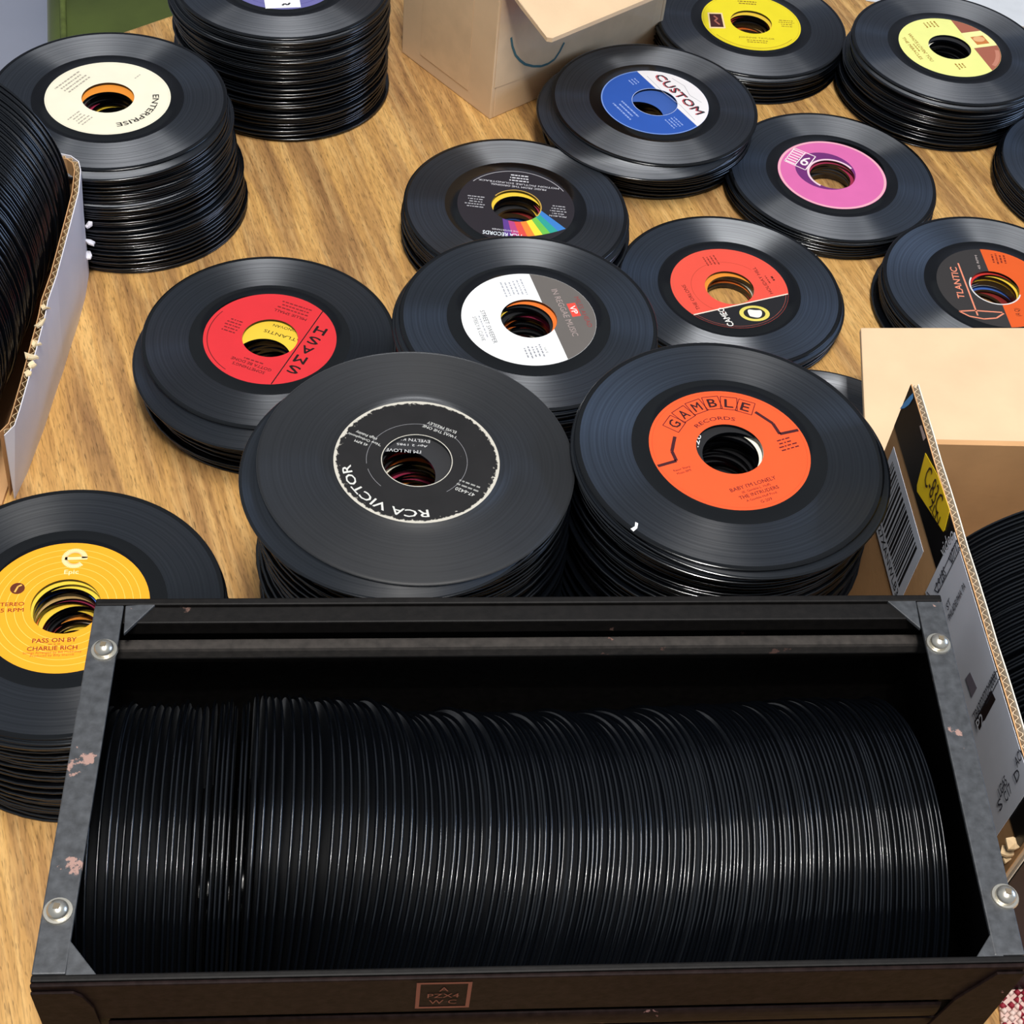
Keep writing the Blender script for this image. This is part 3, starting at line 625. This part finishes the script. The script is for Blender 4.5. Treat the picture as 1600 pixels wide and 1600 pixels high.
# ------------------------------------------------------------------ white carton of records (left)
def flute_wall(name_prefix, tops, bots, thick, nrm_fn, outer_mat, inner_mat, parent, period=.0062, loc=None, wave_mat=None):
    """corrugated board: outer liner, inner liner and a zigzag flute between them, along a polyline"""
    def strip(name, off, th, m):
        v, f = [], []; n = len(tops)
        for t_, b_ in zip(tops, bots):
            N = nrm_fn(t_, b_); v += [b_ + N * off, t_ + N * off, t_ + N * (off + th), b_ + N * (off + th)]
        for i in range(n - 1):
            for k in range(4): f.append((4 * i + k, 4 * i + (k + 1) % 4, 4 * i + 4 + (k + 1) % 4, 4 * i + 4 + k))
        f += [(0, 1, 2, 3), tuple(4 * (n - 1) + k for k in (3, 2, 1, 0))]
        return obj(name, fixn(mesh(name, v, f)), m, parent, loc)
    strip('outer_liner', 0, .0006, outer_mat); strip('inner_liner', -thick, .0006, inner_mat)
    v, f = [], []; s = 0
    for (t0, b0), (t1, b1) in zip(zip(tops[:-1], bots[:-1]), zip(tops[1:], bots[1:])):
        Ls = (t1 - t0).length; m = max(1, round(Ls / (period / 4)))
        for j in range(m):
            u = j / m; t_ = t0.lerp(t1, u); b_ = b0.lerp(b1, u); N = nrm_fn(t_, b_); off = -thick / 2 + .0003 + (thick / 2 - .0007) * math.sin(2 * PI * (s + Ls * u) / period)
            dn = Vector((0, 0, -.0006))
            v += [t_ + N * (off - .00025) + dn, t_ + N * (off + .00025) + dn, b_.lerp(t_, .02) + N * (off + .00025), b_.lerp(t_, .02) + N * (off - .00025)]
        s += Ls
    n = len(v) // 4
    for i in range(n - 1):
        for k in range(4): f.append((4 * i + k, 4 * i + (k + 1) % 4, 4 * i + 4 + (k + 1) % 4, 4 * i + 4 + k))
    obj('fluting', fixn(mesh('fluting', v, f)), wave_mat or FLUTE, parent, loc)

wc = empty('white_carton', (-.44, .74, 0)); tag(wc, 'white corrugated carton with torn top edge full of upright records', 'carton'); WL = -wc.location
tp = [(75, 200, .100), (92, 208, .100), (105, 220, .100), (117, 229, .100), (127, 242, .100), (127, 262, .100), (122, 300, .0965), (106, 362, .090), (88, 430, .084), (74, 470, .080), (70, 492, .075), (60, 530, .074), (52, 560, .071), (42, 598, .070), (30, 640, .066), (22, 664, .063), (6, 680, .061)]
tops = [at(x, y, z) for x, y, z in tp]
bx = [(-.372, .8655), (-.364, .8668), (-.357, .8668), (-.351, .866), (-.3465, .861), (-.345, .852), (-.342, .835), (-.339, .806), (-.337, .775), (-.3355, .757), (-.335, .745), (-.334, .728), (-.333, .713), (-.332, .695), (-.3315, .676), (-.331, .658), (-.332, .634)]
bots = [Vector((x, y, 0)) for x, y in bx]
# pull the back corner clear of the stack behind it
tops = [Vector((t.x if i > 4 else min(t.x, b.x + .010), min(t.y, b.y + .001), t.z)) for i, (t, b) in enumerate(zip(tops, bots))]
def nrm_left(t, b):
    i = min(range(len(tops)), key=lambda k: (tops[k] - t).length); i0, i1 = max(0, i - 1), min(len(tops) - 1, i + 1); d = tops[i1] - tops[i0]; n = Vector((-d.y, d.x, 0)).normalized(); return n
flute_wall('left', tops, bots, .0042, nrm_left, WHITEB, KRAFT, wc, loc=WL)
# front, left and rear walls, mostly outside the picture
fx = bots[-1]
for name, p in (('side_panel', [(-.520, .612), (-.524, .612), (-.556, .845), (-.552, .845)]), ('rear_panel', [(-.372, .8655), (-.556, .845), (-.5555, .841), (-.372, .8617)])):
    obj(name, fixn(mesh(name, *prism(p, 0, .062 if name != 'rear_panel' else .098))), WHITEB, wc, WL)
obj('bottom_panel', fixn(mesh('bottom_panel', *prism([(-.337, .625), (-.519, .615), (-.550, .840), (-.372, .861), (-.352, .858)], .0004, .003))), KRAFT, wc, WL)
rg = random.Random(5)
def tear(p, size, m, parent, loc):
    k = 7; v = [Vector((0, 0, 0))]; 
    for i in range(k): a_ = 2 * PI * i / k; v.append(Vector((math.cos(a_) * size * rg.uniform(.4, 1.2), math.sin(a_) * size * rg.uniform(.4, 1.2), rg.uniform(-.6, .6) * size)))
    v = [p + q for q in v]; v += [q + Vector((0, 0, -size * .35)) for q in v]
    f = []
    for i in range(k): j = (i + 1) % k; f += [(0, 1 + i, 1 + j), (k + 1, k + 2 + j, k + 2 + i), (1 + i, k + 2 + i, k + 2 + j, 1 + j)]
    return obj('torn_paper', fixn(mesh('torn_paper', v, f)), m, parent, loc)
for x, y, z, s in ((143, 352, .045, .0034), (147, 375, .035, .0042), (143, 395, .025, .0036)):
    p = at(x - 5, y, z); tear(p, s, WHITEB, wc, WL)
for x, y, z, s in ((70, 480, .078, .0036), (63, 503, .076, .0044), (56, 535, .073, .0036), (48, 556, .072, .0044), (50, 570, .071, .0034), (44, 585, .070, .003)):
    tear(at(x, y, z), s, kraft('torn_kraft_%d' % x, 'e6d2ab'), wc, WL)
# records in the white carton, faces towards the table ends
ax0, ax1 = Vector((-.4325, .8465, 0)), Vector((-.4205, .622, 0)); d_ = (ax1 - ax0); n_ = -d_.normalized(); dist = d_.length  # row runs past the wall end, black discs standing in for floor shade
s = 0; i = 0; rg2 = random.Random(11)
while s < dist:
    ln = math.radians(4 + 7 * s / dist); up = Vector((0, 0, 1)) * math.cos(ln) - n_ * math.sin(ln) * -1; nz = (n_ * math.cos(ln) - Vector((0, 0, 1)) * math.sin(ln))
    c = ax0 + d_ * (s / dist) + Vector((rg2.gauss(0, .0009), 0, .0036 + .0003)) + up * R_OUT
    if ln and c.y > .8735: pass
    mx = Matrix((up.cross(nz), up, nz)).transposed().to_4x4(); mx.translation = c - n_ * math.sin(ln) * R_OUT
    if i < 32: place_record(mx, 8, 'black record standing upright inside the torn white carton', 'upright records in the white carton')
    else: STUFF.append((mx, 8))
    s += .00205 + abs(rg2.gauss(0, .0007)); i += 1

# ------------------------------------------------------------------ black-printed carton of records (right)
WZ = .19
WA, WB = at(1425, 600, WZ), at(1600, 1175, WZ); WD = (WB - WA).normalized(); WN = Vector((WD.y, -WD.x, 0));
if WN.x > 0: WN = -WN
WLEN = .281
bc = empty('printed_carton', (WA.x + .1, WA.y - .17, 0)); tag(bc, 'black printed shipping carton with white address label holding upright records', 'carton'); BL = -bc.location
def wp(u, z, off=0.): p = WA + WD * u + WN * off; return Vector((p.x, p.y, z))
tops = [wp(0, WZ)] + [wp(.02 * k, WZ - (.0 if k % 3 else .0006)) for k in range(1, int(WLEN / .02) + 1)]; bots = [Vector((t.x, t.y, 0)) for t in tops]
flute_wall('right', tops, bots, .0040, lambda t, b: WN, KRAFT, kraft('cream_liner', 'ece2d0'), bc, .0046, BL, kraft('cream_flute', 'cdb79a'))
UE = .02 * int(WLEN / .02)
inn = -WN
for name, u, w_, z in (('rear_panel', .004, .004, .15), ('front_panel', UE - .004, .004, .16)):
    a0, a1 = wp(u, 0, -.0048), wp(u + w_, 0, -.0048); e = inn * .19
    obj(name, fixn(mesh(name, *prism([a0, a1, a1 + e, a0 + e], 0, z))), KRAFT if name == 'rear_panel' else BLACKP, bc, BL)
a0, a1 = wp(0, 0, -.1948), wp(UE, 0, -.1948); obj('side_panel', fixn(mesh('side_panel', *prism([a0, a1, a1 + inn * .004, a0 + inn * .004], 0, .18))), KRAFT, bc, BL)
a0, a1, a2, a3 = wp(.009, 0, -.0048), wp(UE - .005, 0, -.0048), wp(UE - .005, 0, -.1945), wp(.009, 0, -.1945)
obj('bottom_panel', fixn(mesh('bottom_panel', *prism([a0, a1, a2, a3], .0004, .003))), KRAFT, bc, BL)
def wuv(x, y): p = on_plane(x, y, WA, WN); return (p - WA).dot(WD), p.z
def wpoly(name, uv, off, m, th=.0002): return slab(name, [wp(u, z, .0006 + off) for u, z in uv], th, WN, m, bc)
def fixl(o): o.location = BL; return o
zb = wuv(1465, 879)[1]; zb2 = wuv(1399, 665)[1]
fixl(wpoly('black_print', [(.0003, zb2), (.0003, WZ - .0005), (UE - .002, WZ - .0005), (UE - .002, zb)], .00005, BLACKP))
ub = [wuv(*q) for q in ((1402, 704), (1447, 859), (1412, 925), (1388, 725))]
bu0, bu1 = min(ub[0][0], ub[3][0]), ub[1][0]; bz1 = ub[0][1] - .001; bz0 = bz1 - .052
BCL = fixl(wpoly('barcode_label', [(bu0, bz0), (bu0, bz1), (bu1, bz1), (bu1, bz0)], .0003, ink('cfd4e0')))
V, Fc = [], []; u = bu0 + .006; rb_ = random.Random(2)
while u < bu1 - .006:
    t_ = rb_.choice((.0008, .0013, .002, .0026)); q = [wp(u, bz0 + .011, .0012), wp(u, bz1 - .006, .0012), wp(u + t_, bz1 - .006, .0012), wp(u + t_, bz0 + .011, .0012)]
    n = len(V); V += q; Fc.append((n, n + 1, n + 2, n + 3)); u += t_ + rb_.choice((.0009, .0012, .002))
ZV = Vector((0, 0, 1))
TXU = WD if WD.cross(ZV).dot(WN) > 0 else -WD
def wtext(V, Fc, t, u, z, h, along, width=None, off=.0012, bold=0.):
    """along: +1 reads along the wall towards the front (letters upright), 'up' reads upwards"""
    if along == 'up': U, W = ZV, -TXU
    else: U, W = TXU, ZV
    v, f = plane_text(t, wp(u, z, off), U, W, h, width, bold=bold); n = len(V); V += v; Fc += [tuple(i + n for i in q) for q in f]
wtext(V, Fc, 'X0027XANWLB3', (bu0 + bu1) / 2, bz0 + .006, .0055, 1, (bu1 - bu0) * .85)
tag(obj('bars', mesh('bars', V, Fc), ink('141419'), BCL), kind='stuff')
# yellow sticker
yq = [wuv(*q) for q in ((1449, 708), (1487, 798), (1478, 830), (1436, 765))]
YS = fixl(wpoly('yellow_sticker', [wuv(*q) for q in ((1449, 708), (1468, 742), (1487, 797), (1479, 829), (1477, 831), (1436, 768), (1436, 758))], .0004, ink('f2cc1c')))
V, Fc = [], []; a_, b_ = wuv(1455, 733), wuv(1478, 788)
def seg_text(V, Fc, t, p0, p1, h, bold=.0, off=.0016):
    A = on_plane(*p0, WA, WN) + WN * off; B = on_plane(*p1, WA, WN) + WN * off; U = (B - A).normalized(); W = WN.cross(U).normalized(); v, f = plane_text(t, (A + B) / 2, U, W, h, (B - A).length, bold=bold)
    n = len(V); V += v; Fc += [tuple(i + n for i in q) for q in f]
seg_text(V, Fc, 'C-83C', (1452, 738), (1474, 792), .013, .0)
seg_text(V, Fc, '2LN', (1458, 785), (1472, 815), .006)
obj('handwriting', mesh('handwriting', V, Fc), ink('3a2410'), YS)
# white address label
sl0 = wuv(1494, 833); sl1 = wuv(1449, 925); sl2 = wuv(1600, 1240); sl3 = wuv(1573, 1297)
SU0, SU1, SZ1, SZ0 = (sl0[0] + sl1[0]) / 2, (sl2[0] + sl3[0]) / 2, WZ - .0008, min(sl1[1], sl3[1])
SLB = fixl(wpoly('address_label', [(SU0, SZ0), (SU0, SZ1), (SU1, SZ1), (SU1, SZ0)], .0004, ink('d7d9e2')))
V, Fc = [], []
def sp_text(t, p0, p1, h, bold=.02): seg_text(V, Fc, t, p0, p1, h, bold, .0016)
sp_text('2.9 LBS', (1468, 919), (1481, 891), .0062); sp_text('07/12', (1490, 873), (1502, 848), .0062); sp_text('ST', (1484, 950), (1489, 938), .0042)
sp_text('PHILADELPHIA  PA', (1487, 966), (1512, 913), .0042); sp_text('TBA302070210000', (1527, 1122), (1561, 1053), .0052)
sp_text('LGA5', (1566, 1240), (1577, 1217), .0052); sp_text('C17', (1575, 1248), (1584, 1229), .0052); sp_text('ACY', (1592, 1193), (1602, 1172), .0052); sp_text('S', (1565, 1262), (1570, 1252), .0052); sp_text('D', (1591, 1217), (1597, 1205), .0052)
def wline(p, q, t):
    A = on_plane(*p, WA, WN) + WN * .0014; B = on_plane(*q, WA, WN) + WN * .0014; U = (B - A).normalized(); W = WN.cross(U).normalized() * t / 2; n = len(V); V.extend([A + W, B + W, B - W, A - W]); Fc.append((n, n + 1, n + 2, n + 3))
for p, q in (((1464, 922), (1500, 842)), ((1470, 926), (1507, 852)), ((1464, 922), (1470, 926)), ((1486, 871), (1492, 880)), ((1545, 1100), (1568, 1056)), ((1480, 960), (1452, 925)), ((1548, 1075), (1562, 1048))): wline(p, q, .0007)
tag(obj('print', mesh('print', V, Fc), ink('3c3e48'), SLB), kind='stuff')
V, Fc = [], []
for quad in (((1534, 1142), (1527, 1127), (1553, 1078), (1560, 1093)),):
    n = len(V); V += [on_plane(*q, WA, WN) + WN * .0014 for q in quad]; Fc.append((n, n + 1, n + 2, n + 3))
obj('black_bar', mesh('black_bar', V, Fc), ink('1b0f12'), SLB)
V, Fc = [], []
for quad in (((1513, 1060), (1520, 1050), (1531, 1075), (1523, 1090)),):
    n = len(V); V += [on_plane(*q, WA, WN) + WN * .0015 for q in quad]; Fc.append((n, n + 1, n + 2, n + 3))
obj('tape_patch', mesh('tape_patch', V, Fc), ink('77707c'), SLB)
V, Fc = [], []; seg_text(V, Fc, 'P2', (1532, 1136), (1541, 1120), .006, .02, .0018); obj('reversed_letters', mesh('reversed_letters', V, Fc), ink('d7d9e2'), SLB)
# print on the black band
V, Fc = [], []; seg_text(V, Fc, 'video', (1474, 863), (1492, 830), .0085, 0., .0012); o = fixl(obj('white_lettering', mesh('white_lettering', V, Fc), ink('d8d8dc'), bc))
sm = [on_plane(*q, WA, WN) + WN * .0012 for q in ((1409, 639), (1416, 629), (1424, 620), (1430, 614), (1430, 622), (1424, 632), (1416, 638))]
fixl(obj('blue_print', mesh('blue_print', sm, [tuple(range(7))]), ink('5aa0dc'), bc))
sm = [on_plane(*q, WA, WN) + WN * .0012 for q in ((1440, 666), (1443, 664), (1450, 684), (1446, 689))]; fixl(obj('tape_scrap', mesh('tape_scrap', sm, [(0, 1, 2, 3)]), ink('b8a8a0'), bc))
for x, y, s_ in ((1586, 1325, .005), (1580, 1335, .004), (1592, 1318, .004)): tear(on_plane(x, y, WA, WN) + WN * .002, s_, FLUTE, bc, BL)
# records in the printed carton
s = .064; i = 0; rg3 = random.Random(21)
while s < UE - .026:
    ln = math.radians(2); up = ZV * math.cos(ln) - WD * math.sin(ln); nz = WD * math.cos(ln) + ZV * math.sin(ln)
    c = wp(s + .015, 0, -.0048 - .0925 - abs(rg3.gauss(0, .001))) + ZV * .0036 + up * R_OUT
    mx = Matrix((up.cross(nz), up, nz)).transposed().to_4x4(); mx.translation = c
    if i < 30: place_record(mx, 8, 'black record standing upright inside the black printed carton', 'upright records in the printed carton')
    else: STUFF.append((mx, 8))
    s += .00205 + abs(rg3.gauss(0, .0009)); i += 1

# ------------------------------------------------------------------ closed kraft carton with wide pale top (right, rear)
LZ = .085
l0, l1, l3 = at(1345, 512, LZ), at(1600, 512, LZ), at(1352, 690, LZ); LX = (l1 - l0).normalized(); LY = Vector((LX.y, -LX.x, 0))
lf = at(1500, 762, LZ); depth = (lf - l0).dot(LY)
kc = empty('kraft_carton', l0 + LX * .18 + LY * .08 - ZV * LZ); tag(kc, 'kraft carton with wide pale flat top behind the printed carton', 'carton'); KL = -kc.location
def kp(u, v): p = l0 + LX * u + LY * v; return (p.x, p.y)
lq = [at(*q, LZ) for q in ((1345, 512), (1900, 512), (1900, 757), (1356, 764))]
obj('top_flap', bev(fixn(mesh('top_flap', *prism([(p.x, p.y) for p in lq], LZ - .0042, LZ))), .0008), KRAFT_PALE, kc, KL)
for name, p in (('front_panel', [kp(.082, depth - .0005), kp(.30, depth - .0005), kp(.30, depth - .0045), kp(.082, depth - .0045)]), ('side_panel', [kp(.082, depth - .0045), kp(.086, depth - .0045), kp(.086, .004), kp(.082, .004)]),
                ('side_panel', [kp(.296, depth - .0045), kp(.30, depth - .0045), kp(.30, .004), kp(.296, .004)]), ('rear_panel', [kp(.082, 0), kp(.30, 0), kp(.30, .004), kp(.082, .004)])):
    obj(name, fixn(mesh(name, *prism(p, 0, LZ - .0042))), KRAFT_PALE, kc, KL)

# ------------------------------------------------------------------ open brown box (rear)
K0 = at(765, 187); KA = (at(628, 82) - K0); KLn = KA.length; KA.normalize(); KB = Vector((KA.y, -KA.x, 0)); KLb = (at(1022, 72) - K0).dot(KB); KH = .128
bb = empty('brown_box', K0 + KA * KLn / 2 + KB * KLb / 2); tag(bb, 'brown corrugated box with open pale flap and teal scribble', 'box'); BBL = -bb.location
def bp(a, b): p = K0 + KA * a + KB * b; return (p.x, p.y)
TH = .004
for name, p in (('side_panel', [bp(0, 0), bp(KLn, 0), bp(KLn, TH), bp(0, TH)]), ('front_panel', [bp(0, TH), bp(TH, TH), bp(TH, KLb), bp(0, KLb)]), ('side_panel', [bp(0, KLb), bp(0, KLb + TH), bp(KLn, KLb + TH), bp(KLn, KLb)]), ('rear_panel', [bp(KLn - TH, TH), bp(KLn, TH), bp(KLn, KLb), bp(KLn - TH, KLb)])):
    me = fixn(mesh(name, *prism(p, .0002, KH))); bev(me, .0008); obj(name, me, KRAFT_PALE, bb, BBL)
obj('bottom_panel', fixn(mesh('bottom_panel', *prism([bp(TH, TH), bp(KLn - TH, TH), bp(KLn - TH, KLb), bp(TH, KLb)], .0002, .004))), KRAFT_PALE, bb, BBL)
fc = at(858, 68, .108); fe = at(1020, 0, .108)           # free edge of the opened flap
def b3(a, b, z): p = K0 + KA * a + KB * b; return Vector((p.x, p.y, z))
fa, fb = (fc - K0).dot(KA), (fc - K0).dot(KB)
fl_pts = [b3(.001, fb + .004, KH), b3(fa * .45, fb - .001, KH - .007), b3(fa * .96, fb - .0005, .1085), b3(fa, fb + .003, .108), b3(fa, KLb, .108), b3(.001, KLb, KH)]
o = slab('top_flap', fl_pts, .0036, ZV, KRAFT_PALE, bb); o.location = BBL
slab('top_flap', [b3(.002, .001, KH), b3(KLn - .002, .001, KH), b3(KLn - .02, -.0, KH + .075), b3(.015, -.0, KH + .075)], .0036, KB, KRAFT_PALE, bb).location = BBL
CLEAR_TAPE = paper('clear_tape_on_board', 'dfc09a', .06, .16)
# clear packing tape round the corner and teal scribble
NA, NB = -KB, -KA            # outward normals of the two visible faces
fz = lambda x, y: on_plane(x, y, K0, NB)
tpz = [fz(772, 140), fz(1000, 58)]
slab('packing_tape', [b3(-.0002, .002, .030), b3(-.0002, KLb - .012, .018), b3(-.0002, KLb - .002, KH - .003), b3(-.0002, .002, KH - .003)], .0002, NB, CLEAR_TAPE, bb).location = BBL
slab('packing_tape', [b3(.03, -.0002, .012), b3(.095, -.0002, .012), b3(.095, -.0002, .10), b3(.03, -.0002, .10)], .0002, NA, CLEAR_TAPE, bb).location = BBL
V, Fc = [], []
arc = [(798, 58), (800, 72), (805, 86), (812, 94), (820, 100), (832, 103), (845, 103), (856, 99), (866, 92), (874, 80), (881, 66)]
for (p, q) in zip(arc[:-1], arc[1:]):
    A = fz(*p) + NB * .0006; B = fz(*q) + NB * .0006; U = (B - A).normalized(); W = NB.cross(U) * .0011; n = len(V); V += [A + W, B + W, B - W, A - W]; Fc.append((n, n + 1, n + 2, n + 3))
obj('teal_scribble', mesh('teal_scribble', V, Fc), ink('4a6f72'), bb, BBL)

# ------------------------------------------------------------------ pale sheet, olive chair, crochet cloth
ps = [at(1352, 2), at(1700, 60), at(1760, -60), at(1420, -90)]
me = bev(fixn(mesh('paper_sheet', *prism([(p.x, p.y) for p in ps], .0003, .0016))), .0003); tag(obj('paper_sheet', me, paper('pale_grey_paper', 'd4d6d8', .04)), 'pale grey sheet lying on the table behind the yellow and brown label record', 'paper')

ch = empty('olive_chair', (-.42, 1.72, -.74)); ch.rotation_euler = (0, 0, math.radians(17)); tag(ch, 'olive green upholstered chair tucked at the table edge', 'chair')
OLIVE = paper('olive_velvet', '4d5a24', .35, .85, 7); bsdf(OLIVE).inputs['Sheen Weight'].default_value = .15
def rbox(name, x0, x1, y0, y1, z0, z1, r, m, parent):
    me = mesh(name, *prism([(x0, y0), (x1, y0), (x1, y1), (x0, y1)], z0, z1)); bev(me, r, 4); me.polygons.foreach_set('use_smooth', [True] * len(me.polygons)); return obj(name, me, m, parent)
rbox('seat', -.25, .25, -.22, .24, .36, .465, .03, OLIVE, ch); rbox('backrest', -.24, .24, .24, .31, .40, .80, .03, OLIVE, ch)
v, f = [], []
loop = [(-.228, -.20), (.228, -.20), (.228, .22), (-.228, .22)]
for i in range(4):
    (xa, ya), (xb, yb) = loop[i], loop[(i + 1) % 4]; d = Vector((xb - xa, yb - ya, 0)).normalized(); s_ = Vector((-d.y, d.x, 0))
    n = len(v); ring = [(0, 1), (.7, .7), (1, 0), (.7, -.7), (0, -1), (-.7, -.7), (-1, 0), (-.7, .7)]
    for (x, y) in ((xa, ya), (xb, yb)): v += [Vector((x, y, .4655)) + s_ * a_ * .004 + ZV * b_ * .004 for a_, b_ in ring]
    f += [(n + k, n + (k + 1) % 8, n + 8 + (k + 1) % 8, n + 8 + k) for k in range(8)]
obj('piping', fixn(mesh('piping', v, f, True)), paper('olive_piping', '66733a', .2, .8), ch)
for x, y in ((-.21, -.18), (.21, -.18), (-.21, .24), (.21, .24)): rbox('leg', x - .016, x + .016, y - .016, y + .016, 0, .37, .004, WOOD, ch)

cc = empty('crochet_cloth', at(1597, 1612)); tag(cc, 'red and cream crocheted cloth on the table beside the crate corner', 'cloth')
me = mesh('backing', *prism([(-.012, -.055), (.09, -.055), (.09, .045), (-.012, .045)], .0003, .003)); bev(me, .001); obj('backing', me, ink('d9b8ae'), cc)
rg4 = random.Random(8)
for nm, col in (('red_stitches', '8e1f30'), ('cream_stitches', 'e2c8bd')):
    V, Fc = [], []
    for i in range(24):
        for j in range(24):
            red = ((i // 2 + j // 2) % 2 == 0) ^ (rg4.random() < .2)
            if red != (nm == 'red_stitches'): continue
            c = Vector((-.010 + i * .0042 + rg4.gauss(0, .0004), -.053 + j * .0041 + rg4.gauss(0, .0004), .0035)); n = len(V)
            V += [c + Vector(q) for q in ((.0024, 0, 0), (0, .0024, 0), (-.0024, 0, 0), (0, -.0024, 0), (0, 0, .0024), (0, 0, -.002))]
            Fc += [(n, n + 1, n + 4), (n + 1, n + 2, n + 4), (n + 2, n + 3, n + 4), (n + 3, n, n + 4), (n + 1, n, n + 5), (n + 2, n + 1, n + 5), (n + 3, n + 2, n + 5), (n, n + 3, n + 5)]
    tag(obj(nm, mesh(nm, V, Fc, True), ink(col), cc), kind='stuff')

# ------------------------------------------------------------------ all remaining records: one object
import numpy as np
bv = np.array([v.co[:] for v in DISC_LOW.vertices]); bf = np.array([p.vertices[:] for p in DISC_LOW.polygons]); bi = np.array([p.material_index for p in DISC_LOW.polygons])
VV, FF, II = [], [], []
for k, (mx, ci) in enumerate(STUFF):
    A = np.array(mx); VV.append(bv @ A[:3, :3].T + A[:3, 3]); FF.append(bf + k * len(bv)); II.append(np.where(bi == 1, 2 + ci, np.where(bi == 0, 0, 1)))
VV, FF, II = np.concatenate(VV), np.concatenate(FF), np.concatenate(II)
me = bpy.data.meshes.new('stacked_records'); me.vertices.add(len(VV)); me.vertices.foreach_set('co', VV.ravel()); me.loops.add(FF.size); me.loops.foreach_set('vertex_index', FF.ravel().astype(np.int32))
me.polygons.add(len(FF)); me.polygons.foreach_set('loop_start', np.arange(0, FF.size, 4, dtype=np.int32)); me.polygons.foreach_set('loop_total', np.full(len(FF), 4, dtype=np.int32))
for m in [V_EDGE, V_EDGE] + PALM: me.materials.append(m)
me.polygons.foreach_set('material_index', II.astype(np.int32)); me.update(calc_edges=True); me.validate()
me.polygons.foreach_set('use_smooth', [True] * len(me.polygons))
try: me.set_sharp_from_angle(angle=math.radians(50))
except Exception: pass
tag(obj('stacked_records', me), 'remaining plain black records lower in the stacks and deeper in the cartons', 'records', kind='stuff')
print('individual records', sum(1 for o in COL.objects if o.name.startswith('vinyl_record')), 'stuff', len(STUFF))
